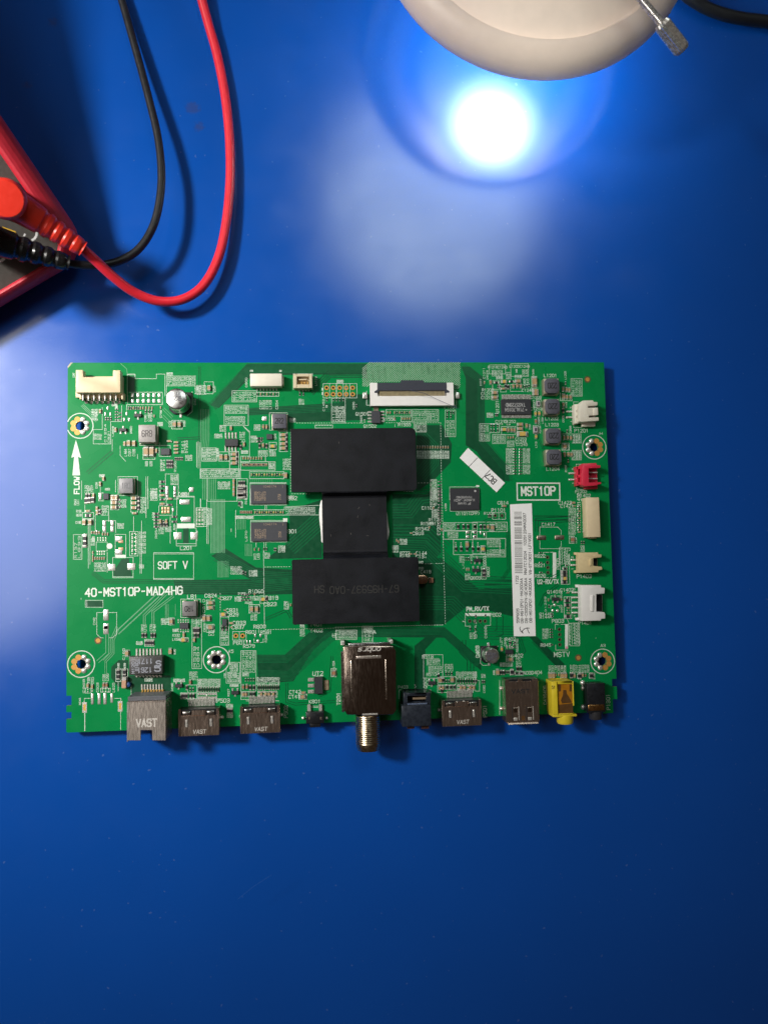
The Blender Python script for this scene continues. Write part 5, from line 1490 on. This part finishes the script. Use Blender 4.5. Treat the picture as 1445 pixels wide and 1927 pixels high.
# -- yellow jack ---------------------------------------------------
YH = 8.0
r = rect('S', 592, 255, 842, 632, YH)
x0, x1, y0, y1 = r
ci = rect('S', 658, 285, 828, 618, YH)
q = MB()
q.box(x0, ci[0], y0, y1, ZB + .1, ZB + YH)
q.box(ci[1], x1, y0 + 3.2, y1, ZB + .1, ZB + YH)
q.box(ci[0], ci[1], ci[3], y1, ZB + .1, ZB + YH)
q.box(ci[0], ci[1], y0, ci[2], ZB + .1, ZB + YH)
q.box(x0 + .2, x1 + .9, y0 - .9, y0, ZB + .1, ZB + YH - .2)
YJ = q.build('yellow_jack', YELL, BOARD, bevel=.2, seg=2, smooth=40, label='yellow audio-video jack at the lower right edge')
MB().box(ci[0], ci[1], ci[2], ci[3], ZB + .1, ZB + YH - .5).build('inner_block', AMBER, YJ)
z = ZB + YH - .48
fl = poly('S', [(718, 352), (752, 352), (760, 395), (800, 460), (815, 495), (705, 505), (692, 470), (715, 405)], YH - .4)
MB().prism(fl, z - .2, z + .06).build('contact_window', AMBERD, YJ)
fl = poly('S', [(668, 520), (828, 500), (828, 612), (668, 615)], YH - .4)
MB().prism(fl, z - .2, z + .03).build('contact_window', AMBERD, YJ)
for xx in (678, 802):
    MB().prism(poly('S', [(xx - 13, 290), (xx + 13, 290), (xx + 13, 368), (xx - 13, 368)], YH - .4), z - .2, z + .08).build('contact_window', AMBERD, YJ)
yc = poly('S', [(737, 640), (737, 728)], 5.0)
bx, by0, by1 = yc[0][0], yc[0][1], yc[1][1]
MB().rings([(bx, by0 + .5, ZB + 5), (bx, by1 + .5, ZB + 5), (bx, by1, ZB + 5)], [3.2, 3.2, 2.9], n=32).build('barrel', YELL, YJ, smooth=40)
MB().cyl((bx, by1 - .02, ZB + 5), (bx, by1 + .6, ZB + 5), 1.8, n=20).build('bore', INK, YJ)
c = w('S', 690, 250)
MB().lathe([(1.0, 0), (.8, .8), (.001, 1.4)], (c[0], c[1], ZB), 14).build('solder_joint', SOLDER, YJ, smooth=60)
MB().box(*rect('S', 612, 540, 650, 625, YH - 3), ZB + .2, ZB + YH - 3).build('side_clip', DULL, YJ)
marks('stamped_number', YJ, [('51', 'S', 608, 322, 30, 36, 0, YH, 5)], INK)

# -- black jack ----------------------------------------------------
BH = 5.0
q = rbox('S', 990, 275, 1195, 610, .1, BH)
JK = q.build('black_jack', BLKP, BOARD, bevel=.25, seg=2, smooth=40, label='black audio jack with copper strip, lower right corner')
MB().box(*rect('S', 1002, 518, 1186, 588, BH + .25), ZB + 1, ZB + BH + .25).build('copper_strip', mat('copper_strip', (.62, .33, .12), .28, 1.0, var=.1), JK, bevel=.2, seg=2, smooth=50)
c = poly('S', [(1085, 620), (1085, 680)], 2.6)
MB().rings([(c[0][0], c[0][1] + 1, ZB + 2.6), (c[0][0], c[1][1] + .3, ZB + 2.6), (c[0][0], c[1][1], ZB + 2.6)], [2.6, 2.6, 2.4], n=28).build('barrel', mat('grey_black_plastic', (.03, .03, .035), .35), JK, smooth=40)
for x, y in ((940, 272), (945, 330), (945, 545)):
    c = w('S', x, y)
    MB().lathe([(1.1, 0), (.9, .4), (.4, .7), (.001, .75)], (c[0], c[1], ZB), 14).build('solder_joint', SOLDER, JK, smooth=60)
for x in (1060, 1100):
    MB().box(*rect('S', x - 4, 300, x + 4, 350, BH + .02), ZB + 4, ZB + BH + .02).build('rib', BLUP, JK)


# -- right-hand wire connectors ------------------------------------
def solder_pins(parent, L, pts, x0, x1, z=1.4, ln=1.0):
    for y in pts:
        a, b = w(L, x0, y, .3), w(L, x1, y, .3)
        MB().rings([(a[0], a[1], ZB + .35), ((a[0] * .6 + b[0] * .4), a[1], ZB + .4), (b[0], b[1], ZB + z)], [.42, .36, .28], n=10).build('pin', TIN, parent, smooth=60)
        MB().box(a[0] - .5, a[0] + 2.0 * ln, a[1] - .48, a[1] + .48, ZB + .02, ZB + .55, t=.3).build('solder_joint', SOLDER, parent, bevel=.2, seg=2, smooth=60)


q = MB()
WH = 6.0
q.prism(poly('N', [(760, 600), (815, 540), (985, 535), (990, 560), (1055, 565), (1052, 622), (903, 630), (903, 656), (1000, 652), (1000, 775), (915, 785), (915, 812), (1070, 805), (1075, 865), (790, 882), (762, 870)], WH), ZB + 1.6, ZB + WH)
q.prism(poly('N', [(985, 655), (1060, 652), (1066, 772), (985, 780)], WH + .3), ZB + 3.2, ZB + WH + .3)
q.prism(poly('N', [(680, 600), (765, 595), (765, 905), (690, 912)], 3.4), ZB + .1, ZB + 3.4)
q.box(*rect('N', 800, 560, 1012, 955, 2.2), ZB + .1, ZB + 2.2)
P1 = q.build('wire_connector', IVORY, BOARD, bevel=.22, seg=2, smooth=40, label='ivory two-pin wire connector, topmost on the right edge')
solder_pins(P1, 'N', (718, 812), 565, 740)
for y in (718, 812):
    c = w('N', 735, y - 10, 3.4)
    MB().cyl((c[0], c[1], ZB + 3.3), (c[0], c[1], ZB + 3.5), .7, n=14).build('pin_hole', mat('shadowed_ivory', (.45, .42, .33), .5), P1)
q = MB()
q.prism(poly('O', [(812, 105), (1035, 95), (1040, 128), (1105, 135), (1095, 175), (912, 182), (915, 408), (1110, 402), (1112, 430), (1052, 442), (1050, 455), (845, 470), (800, 440)], WH), ZB + 1.2, ZB + WH)
for y in (150, 285, 400):
    q.prism(poly('O', [(718, y), (812, y - 3), (812, y + 42), (722, y + 46)], 3.6), ZB + .1, ZB + 3.6)
q.prism(poly('O', [(718, 150), (745, 150), (748, 460), (722, 460)], 3.6), ZB + .1, ZB + 3.6)
q.box(*rect('O', 840, 110, 1048, 512, 2.0), ZB + .1, ZB + 2.0)
P2 = q.build('wire_connector', REDN, BOARD, bevel=.2, seg=2, smooth=40, label='red two-pin wire connector on the right edge')
solder_pins(P2, 'O', (262, 362), 605, 800, 2.6)
for y in (248, 346):
    a, b = w('O', 900, y, 3.4), w('O', 1050, y, 3.4)
    MB().cyl((a[0], a[1], ZB + 3.4), (b[0], b[1], ZB + 3.4), .28, n=10).build('contact', TIN, P2, smooth=60)

q = rbox('H', 1142, 85, 1275, 487, .1, 5.2)
q.box(*rect('O', 915, 660, 1030, 1305, 2.6), ZB + .1, ZB + 2.6)
P3 = q.build('wire_connector', CREAM, BOARD, bevel=.22, seg=2, smooth=40, label='tall plain cream connector block on the right edge')
for i in range(10):
    c = w('H', 1120, 152 + i * 31)
    MB().rings([(c[0] - .9, c[1], ZB + .3), (c[0] + .2, c[1], ZB + .5), (c[0] + 1.4, c[1], ZB + 1.6)], [.4, .5, .36], n=10).build('pin', TIN, P3, smooth=60)

q = MB()
q.prism(poly('Q', [(750, 168), (1062, 165), (1065, 195), (1122, 200), (1115, 245), (985, 258), (985, 382), (1122, 395), (1130, 440), (1070, 455), (1068, 485), (750, 495)], 4.6), ZB + 1.0, ZB + 4.6)
q.prism(poly('Q', [(925, 262), (960, 262), (960, 382), (925, 382)], 5.1), ZB + 4.4, ZB + 5.1)
q.prism(poly('Q', [(985, 262), (1050, 262), (1050, 382), (985, 382)], 1.4), ZB + .4, ZB + 1.4)
for y in (165, 455):
    q.prism(poly('Q', [(684, y), (760, y), (762, y + 40), (688, y + 42)], 1.6), ZB + .1, ZB + 1.6)
P4 = q.build('wire_connector', mat('yellowed_nylon', (.66, .53, .30), .42, var=.04), BOARD, bevel=.18, seg=2, smooth=40, label='yellowish two-pin wire connector on the right edge')
solder_pins(P4, 'Q', (288, 370), 635, 770)
MB().prism(poly('Q', [(988, 266), (1052, 266), (1052, 378), (988, 378)], 2.2), ZB + 1.3, ZB + 1.55).build('socket_floor', INK, P4)
q = MB()
q.prism(poly('Q', [(795, 690), (1110, 688), (1112, 728), (1170, 732), (1165, 825), (1035, 835), (1035, 1115), (1165, 1122), (1178, 1160), (1175, 1225), (1110, 1230), (1108, 1258), (800, 1265)], 5.6), ZB + 1.0, ZB + 5.6)
q.prism(poly('Q', [(950, 850), (990, 850), (990, 1110), (950, 1110)], 6.1), ZB + 5.4, ZB + 6.1)
q.prism(poly('Q', [(1035, 838), (1130, 838), (1130, 1112), (1035, 1112)], 1.4), ZB + .4, ZB + 1.4)
for y in (682, 1212):
    q.prism(poly('Q', [(705, y), (805, y), (805, y + 42), (710, y + 44)], 1.6), ZB + .1, ZB + 1.6)
P5 = q.build('wire_connector', WHITE, BOARD, bevel=.2, seg=2, smooth=40, label='white five-pin wire connector, lowest on the right edge')
solder_pins(P5, 'Q', (806, 887, 968, 1050, 1132), 655, 820, ln=1.4)
MB().prism(poly('Q', [(1038, 842), (1135, 842), (1135, 1108), (1038, 1108)], 2.4), ZB + 1.3, ZB + 1.6).build('socket_floor', INK, P5)

# -- stickers ------------------------------------------------------
q = [P(*p, ZB + .2) for p in ((959.3, 949.2), (1000.2, 947.2), (1007.6, 1197), (966.5, 1197.5))]
ST = MB().prism(q, ZB + .1, ZB + .2).build('barcode_sticker', PAPER, BOARD, label='long white barcode sticker')
mb = MB()
random.seed(5)
y = 232.0
while y < 850:
    f = (y - 232) / 618
    t_ = random.choice((2.2, 2.2, 4, 6))
    if not (310 < y < 318 or 372 < y < 386 or 505 < y < 512 or 690 < y < 696):
        a = poly('H', [(412 + 9 * f, y + t_), (488 + 10 * f, y + t_), (488 + 10 * f, y), (412 + 9 * f, y)], .2)
        mb.add([(px_, py_, ZB + .215) for px_, py_ in a], [(0, 1, 2, 3)])
    y += t_ + random.choice((4.0, 5.0, 7.0))
mb.build('barcode_bars', INK, ST)
it = []
for s, x, ya, yb, h in (('NNATC12024  10291234MA0037', 521, 865, 238, 25), ('V8-ST10K01-LF1V001', 571, 865, 440, 25), ('1722', 441, 962, 876, 24),
                        ('55P605', 449, 1350, 1206, 24), ('08-MS10P01-MA200AA', 488, 1352, 900, 25), ('08-CS55CFN-QC406AA', 531, 1350, 897, 25), ('08-MS10P01-MA300AA', 575, 1347, 899, 25)):
    it.append((s, 'H', x, (ya + yb) / 2, h, abs(ya - yb), 89, .2, 4.6))
marks('sticker_lettering', ST, it, INK)
mb = MB()
stroke(mb, poly('L', [(440, 100), (436, 112), (448, 140), (466, 156), (458, 138), (478, 118), (505, 108), (525, 110)], .2), .28, ZB + .215)
stroke(mb, poly('L', [(505, 108), (512, 130), (524, 156)], .2), .28, ZB + .215)
mb.build('pen_mark', INK, ST)
corners = ((880.4, 842.6), (949.8, 908.8), (934, 926.4), (864.6, 861.6))
q = [P(*p, ZB + .2) for p in corners]
S2 = MB().prism(q, ZB + .1, ZB + .2).build('small_sticker', PAPER, BOARD, label='small white BC7 sticker stuck on askew')
mb = MB()
for a, b in (((897.5, 862), (882, 878.5)), ((921.5, 884.5), (907, 900.5))):
    stroke(mb, [P(*a, ZB + .2), P(*b, ZB + .2)], .22, ZB + .215)
text(mb, 'BC7', P(923, 900.5, ZB), 2.2, 134, ZB + .215, wid=4.6, wd=.38)
mb.build('sticker_lettering', INK, S2)
# pins and pads under the board that it stands on
mb = MB()
for x, y in ((-100, 60), (100, 60), (-95, -60), (95, -60), (0, -64), (-40, -64), (-70, -66), (40, -66), (75, -66), (-95, 62)):
    mb.cyl((x, y, 0), (x, y, ZB - 1.5), .8, .9, n=12)
mb.build('underside_pins', TIN, BOARD)

# ------------------------------------------------------------------ multimeter
MH, TILT = 16.0, math.radians(27)      # the meter leans on its rear stand
K0 = Vector((*P(173, 473, MH), 0))
u = Vector((*P(0, 186, 40), 0)) - Vector((*P(160, 426, 19), 0))
u.normalize()
v = Vector((-u.y, u.x, 0))
if v.x > 0:
    v = -v
ML, MW = 170.0, 84.0
CT, ST_ = math.cos(TILT), math.sin(TILT)
NRM = Vector((0, 0, CT)) - u * ST_     # the panel's own upward direction
AL = u * CT + Vector((0, 0, ST_))
BASE = K0 + u * (MH * ST_)


def mp3(a, b, z):
    return tuple(BASE + AL * a + v * b + NRM * z)


def mround(a0, a1, b0, b1, r, z, n=7):
    out = []
    for (ca, cb, t0) in ((a1 - r, b1 - r, 0), (a0 + r, b1 - r, 90), (a0 + r, b0 + r, 180), (a1 - r, b0 + r, 270)):
        for i in range(n + 1):
            t = math.radians(t0 + 90 * i / n)
            out.append(mp3(ca + r * math.cos(t), cb + r * math.sin(t), z))
    return out


def on_panel(px, py, z):
    """where a line of sight meets the plane z above the meter's back"""
    d = RM @ Vector(((px - CX) / FPX, -(py - CY) / FPX, -1.0))
    c = Vector(CAM)
    o = BASE + NRM * z
    return c + d * ((o - c).dot(NRM) / d.dot(NRM))


def shell(q, rings_, cap0=True, cap1=False):
    n = len(rings_[0])
    for a, b in zip(rings_, rings_[1:]):
        q.add(a + b, [(i, (i + 1) % n, n + (i + 1) % n, n + i) for i in range(n)])
    if cap0:
        q.add(rings_[0], [list(range(n))[::-1]])
    if cap1:
        q.add(rings_[-1], [list(range(n))])
    return q


METER = thing('multimeter', 'dark grey multimeter in a red rubber holster, cut off by the left edge', 'multimeter', (BASE.x, BASE.y, 0))
RUB = mat('red_rubber', (0.46, 0.012, 0.030), 0.55, var=0.08, scale=400, bump=.25, bscale=1500)
levels = [(0.0, 6.0, 6), (1.0, 4.2, 7), (2.5, 2.6, 8), (5.0, 1.0, 9), (8.0, .1, 10), (10.5, .1, 10), (12.4, .8, 10), (13.8, 1.9, 9), (14.9, 3.3, 9), (15.6, 4.8, 8), (15.9, 6.0, 7), (15.6, 7.0, 6), (14.8, 7.6, 5), (13.6, 7.8, 5), (11.0, 7.8, 5)]
shell(MB(), [mround(d * .66, ML - d, d, MW - d, r + 3, z) for z, d, r in levels]).build('holster', RUB, METER, smooth=50)
PANEL = mat('meter_panel', (0.050, 0.046, 0.041), 0.5, var=0.12, scale=900, bump=.25, bscale=2500)
ZP = 12.6
shell(MB(), [mround(5.1, ML - 7.7, 7.7, MW - 7.7, 7, z) for z in (9.0, ZP)], cap1=True).build('front_panel', PANEL, METER)
stand = MB()
a_, b_ = mp3(120, 20, .5), mp3(120, 64, .5)
f0 = (a_[0] + u.x * 25, a_[1] + u.y * 25, 0.0)
f1 = (b_[0] + u.x * 25, b_[1] + u.y * 25, 0.0)
k_ = u * 2.5
stand.hexa([f0, f1, tuple(Vector(f1) + k_), tuple(Vector(f0) + k_)], [a_, b_, tuple(Vector(b_) + k_), tuple(Vector(a_) + k_)])
stand.build('rear_stand', BLKP, METER)


def flat(pts, wd, name, m):
    """print on the panel: strokes through points given in pixels"""
    q = MB()
    P3 = [on_panel(x, y, ZP + .03) for x, y in pts]
    for a, b in zip(P3, P3[1:]):
        d = (b - a).normalized()
        s = NRM.cross(d) * wd / 2
        q.add([a + s, a - s, b - s, b + s], [(0, 1, 2, 3)])
    return q.build(name, m, METER)


PALE = mat('pale_panel_print', (.62, .62, .62), .5)
flat([(70, 437), (69, 444), (65, 450), (60, 452)], .8, 'panel_print', PALE)
flat([(48, 440), (45, 446), (43, 449)], .6, 'panel_print', PALE)
flat([(-6, 491), (3, 491), (9, 486), (11, 482)], 1.0, 'panel_print', PALE)
YEL = mat('yellow_panel_print', (.55, .33, .02), .5)
flat([(5, 428), (30, 437), (29, 441), (4, 433), (5, 428)], .7, 'yellow_print', YEL)
RED_TOP = on_panel(10, 374, ZP + 27)
RED_FOOT = RED_TOP - NRM * 27
BLK_TOP = on_panel(-62, 440, ZP + 25)
BLK_FOOT = BLK_TOP - NRM * 25
for c in (RED_FOOT, BLK_FOOT):
    MB().rings([c - NRM * .5, c + NRM * .8], [7.2, 6.8], n=30).build('jack_socket', BLKP, METER, smooth=40)


def bez(pts, n=10):
    """Catmull-Rom through the points"""
    P_ = [Vector(p) for p in pts]
    out = []
    for i in range(len(P_) - 1):
        p0, p1, p2, p3 = P_[max(i - 1, 0)], P_[i], P_[i + 1], P_[min(i + 2, len(P_) - 1)]
        for k in range(n):
            t = k / n
            out.append(0.5 * ((2 * p1) + (p2 - p0) * t + (2 * p0 - 5 * p1 + 4 * p2 - p3) * t * t + (3 * p1 - p0 - 3 * p2 + p3) * t ** 3))
    out.append(P_[-1])
    return out


def pz(x, y, z):
    return (*P(x, y, z), z)


# ------------------------------------------------------------------ test leads
def lead(name, label, rub, cab, cable_pts, r, plug, boot):
    T = thing(name, label, 'test lead', tuple(plug['foot']))
    q = MB()
    q.rings(bez(cable_pts, 12), r, n=16)
    q.build('cable', cab, T, smooth=60)
    h = plug['h']
    pr = [(4.6, 0.3), (5.4, 1.2), (5.6, h - 9), (6.6, h - 6), (6.8, h - 2.0), (6.3, h - .5), (5.8, h), (5.2, h + .05), (.05, h + .06)]
    MB().rings([plug['foot'] + NRM * z for r_, z in pr], [r_ for r_, z in pr], n=40).build('plug', rub, T, smooth=35)
    # ribbed boot
    a, b = Vector(boot[0]), Vector(boot[1])
    n = 40
    path, rad = [], []
    for i in range(n + 1):
        f = i / n
        path.append(a.lerp(b, f))
        base = boot[2] + (boot[3] - boot[2]) * f
        if f > .36:
            ph = (f - .36) / .64 * 5 % 1
            base *= 1.0 if ph < .62 else .86
        rad.append(base)
    MB().rings(path, rad, n=22).build('strain_relief', rub, T, smooth=30)
    return T


REDR = mat('red_vinyl', (0.78, 0.035, 0.018), 0.38, var=0.05, scale=500)
REDC = mat('red_silicone_cable', (0.72, 0.022, 0.040), 0.36, var=0.05, scale=500)
BLKR = mat('black_vinyl', (0.013, 0.013, 0.014), 0.26, var=0.1, scale=500)
BLKC = mat('black_silicone_cable', (0.012, 0.012, 0.015), 0.42, var=0.1, scale=500)
lead('red_test_lead', 'red test lead plugged into the multimeter, its cable looping over the table', REDR, REDC,
     [pz(128, 446, 29), pz(152, 465, 27), pz(180, 490, 23), pz(215, 522, 18), pz(255, 551, 13), pz(300, 567, 9.5), pz(345, 563, 7.5), pz(383, 537, 6), pz(410, 488, 5),
      pz(425, 425, 4.2), pz(433, 345, 3.4), pz(432, 260, 3), pz(423, 175, 2.8), pz(408, 100, 3), pz(391, 40, 3.5), pz(372, -30, 5), pz(355, -90, 6), pz(330, -190, 5), pz(290, -300, 2.2), pz(235, -420, 2.2), pz(170, -560, 2.2)], 1.85,
     {'foot': RED_FOOT, 'h': 27.0}, [tuple(RED_FOOT + NRM * 19), pz(157, 468, 27.5), 6.0, 3.0])
lead('black_test_lead', 'black test lead plugged into the multimeter, its cable passing under the red one', BLKR, BLKC,
     [pz(40, 470, 25), pz(95, 487, 22), pz(140, 497, 19), pz(185, 499, 16), pz(225, 491, 14), pz(262, 468, 13), pz(289, 425, 12), pz(302, 370, 11), pz(304, 315, 10), pz(297, 255, 8.5), pz(283, 195, 7), pz(266, 130, 5.5), pz(248, 65, 4.5), pz(228, -5, 3.5), pz(205, -80, 3), pz(175, -190, 2.2), pz(140, -310, 2), pz(90, -430, 2), pz(20, -560, 2)], 1.55,
     {'foot': BLK_FOOT, 'h': 25.0}, [tuple(BLK_FOOT + NRM * 14), pz(130, 495, 20.5), 6.2, 3.0])

# ------------------------------------------------------------------ desk lamp head
LZ = 38.0
lc = P(1012, -158, LZ + 6)
LAMP = thing('desk_lamp', 'pale beige round lamp head hanging low over the table, cut off at the top', 'desk lamp', (*lc, 0))
SHADE = mat('beige_lamp_plastic', (0.90, 0.75, 0.66), 0.42, var=0.03, scale=200)
prof_ = [(54.3, 0.0), (54.9, 0.5), (55.2, 1.6), (55.4, 4.0), (54.8, 7.0), (53.2, 9.6), (51.0, 11.4), (49.0, 12.2), (47.6, 12.2), (46.9, 11.2), (46.6, 9.6), (45.8, 9.2),
         (43.0, 10.6), (39.0, 12.8), (35.5, 14.6), (33.6, 15.4), (32.6, 15.2), (31.9, 13.6), (31.4, 11.6), (29.5, 11.4), (26.0, 12.6), (18.0, 14.6), (8.0, 15.6), (.01, 15.8)]
snt = SHADE.node_tree
tr = snt.nodes.new('ShaderNodeBsdfTranslucent')
tr.inputs[0].default_value = (1.0, .70, .55, 1)
ms = snt.nodes.new('ShaderNodeMixShader')
ms.inputs[0].default_value = .03
snt.links.new(snt.nodes['Principled BSDF'].outputs[0], ms.inputs[1])
snt.links.new(tr.outputs[0], ms.inputs[2])
snt.links.new(ms.outputs[0], snt.nodes['Material Output'].inputs[0])
prof_ = [(r_ * 1.10, z_) for r_, z_ in prof_]
MB().lathe(prof_, (*lc, LZ), 96).build('shade', SHADE, LAMP, smooth=45)
# the lit diffuser under the head: brightest in the middle, where the LEDs sit
dm = bpy.data.materials.new('lit_diffuser')
dm.use_nodes = True
nt = dm.node_tree
nt.nodes.remove(nt.nodes['Principled BSDF'])
em = nt.nodes.new('ShaderNodeEmission')
em.inputs[0].default_value = (0.78, 0.97, 1.0, 1)
tcn = nt.nodes.new('ShaderNodeTexCoord')
ln = nt.nodes.new('ShaderNodeVectorMath')
ln.operation = 'LENGTH'
sb = nt.nodes.new('ShaderNodeVectorMath')
sb.operation = 'SUBTRACT'
nt.links.new(tcn.outputs['Object'], sb.inputs[0])
DC = (74.0, 197.0)
sb.inputs[1].default_value = (0, 0, 0)
nt.links.new(sb.outputs[0], ln.inputs[0])
def mth(op, a, b=None):
    n_ = nt.nodes.new('ShaderNodeMath')
    n_.operation = op
    for k, x in enumerate((a, b)):
        if x is None:
            continue
        if isinstance(x, (int, float)):
            n_.inputs[k].default_value = x
        else:
            nt.links.new(x, n_.inputs[k])
    return n_.outputs[0]


rr2 = mth('POWER', mth('DIVIDE', ln.outputs['Value'], 0.0118), 2.0)
core = mth('ADD', mth('MULTIPLY', mth('EXPONENT', mth('MULTIPLY', rr2, -1.0)), 54.0), mth('MULTIPLY', mth('EXPONENT', mth('MULTIPLY', rr2, -0.34)), 17.0))
geo = nt.nodes.new('ShaderNodeNewGeometry')
front = mth('SUBTRACT', 1.0, geo.outputs['Backfacing'])      # added rear glow brightens the shade's inside and its table reflection
nt.links.new(mth('ADD', mth('MULTIPLY', core, front), mth('MULTIPLY', geo.outputs['Backfacing'], 18.0)), em.inputs[1])
nt.links.new(em.outputs[0], nt.nodes['Material Output'].inputs[0])
MB().add([(DC[0] + 26 * math.cos(i * math.pi / 24), DC[1] + 26 * math.sin(i * math.pi / 24), LZ + .6) for i in range(48)], [list(range(48))[::-1]]).build('diffuser', dm, LAMP)
# locking screw: threaded rod and knurled knob
STEEL = mat('steel', (.74, .70, .67), .28, 0.65, var=.1, scale=900)
ka, kb, kc = Vector(pz(1196, -12, 60)), Vector(pz(1246, 47, 56)), Vector(pz(1284, 96, 53))
q = MB()
path, rad = [], []
for i in range(49):
    path.append((ka * (1 + .0)).lerp(kb, i / 48))
    rad.append(1.35 + (.18 if i % 2 else 0))
q.rings(path, rad, n=16)
q.build('threaded_rod', STEEL, LAMP, smooth=20)
d = (kc - kb).normalized()
s_ = d.orthogonal().normalized()
t_ = d.cross(s_)
q = MB()
n = 36
for a, b, r0, r1 in ((kb - d * 1, kb + d * .2, 2.4, 2.9), (kb + d * .2, kc - d * 1.0, 2.9, 2.9), (kc - d * 1.0, kc, 2.9, 2.3)):
    vs = []
    for c, r in ((a, r0), (b, r1)):
        for i in range(n):
            th = 2 * math.pi * i / n
            rr_ = r * (1.0 if i % 2 else .90)
            vs.append(c + s_ * (rr_ * math.cos(th)) + t_ * (rr_ * math.sin(th)))
    q.add(vs, [(i, (i + 1) % n, n + (i + 1) % n, n + i) for i in range(n)] + [tuple(range(n))[::-1], tuple(range(n, 2 * n))])
q.build('knurled_knob', STEEL, LAMP)
# the arm that carries the head, beyond the top of the picture
end = ka + (ka - kb).normalized() * 26
MB().cyl(tuple(ka), tuple(end), 1.35, n=14).build('screw_end', STEEL, LAMP)
arm = bez([(lc[0], lc[1], LZ + 15), (lc[0], lc[1] + 6, LZ + 38), (lc[0] + 6, lc[1] + 60, LZ + 95), (lc[0] + 20, lc[1] + 150, LZ + 90), (lc[0] + 30, lc[1] + 210, 60), (lc[0] + 32, lc[1] + 225, 6)], 10)
MB().rings(arm, 6.0, n=18).build('arm', SHADE, LAMP, smooth=60)
MB().lathe([(58, 0), (58, 8), (54, 12), (.01, 13)], (lc[0] + 32, lc[1] + 225, 0), 48).build('foot', SHADE, LAMP, smooth=40)
# ------------------------------------------------------------------ power cord, top right
CORD = MB()
CORD.rings(bez([pz(1215, -75, 6), pz(1265, -30, 5), pz(1300, -2, 4), pz(1335, 18, 3.2), pz(1375, 31, 2.8), pz(1420, 38, 2.6), pz(1480, 42, 2.6), pz(1560, 30, 2.6)], 10), 2.5, n=16)
co = CORD.build('power_cord', BLKC, None, smooth=60)
co['label'], co['category'] = 'thick black cord crossing the top right corner beside the lamp', 'cord'
# fine scratches and a hair on the table film
for pts, wd in (([(762, 523), (785, 528), (808, 539), (830, 549), (846, 556)], .16), ([(512, 1378), (480, 1398), (452, 1420)], .12)):
    mb = MB()
    stroke(mb, [P(x, y, 0) for x, y in pts], wd, .03, cap=.1)
    o = mb.build('film_scratch', mat('dull_scratch', (.02, .03, .10) if wd > .14 else (.012, .09, .37), .6), TOP)
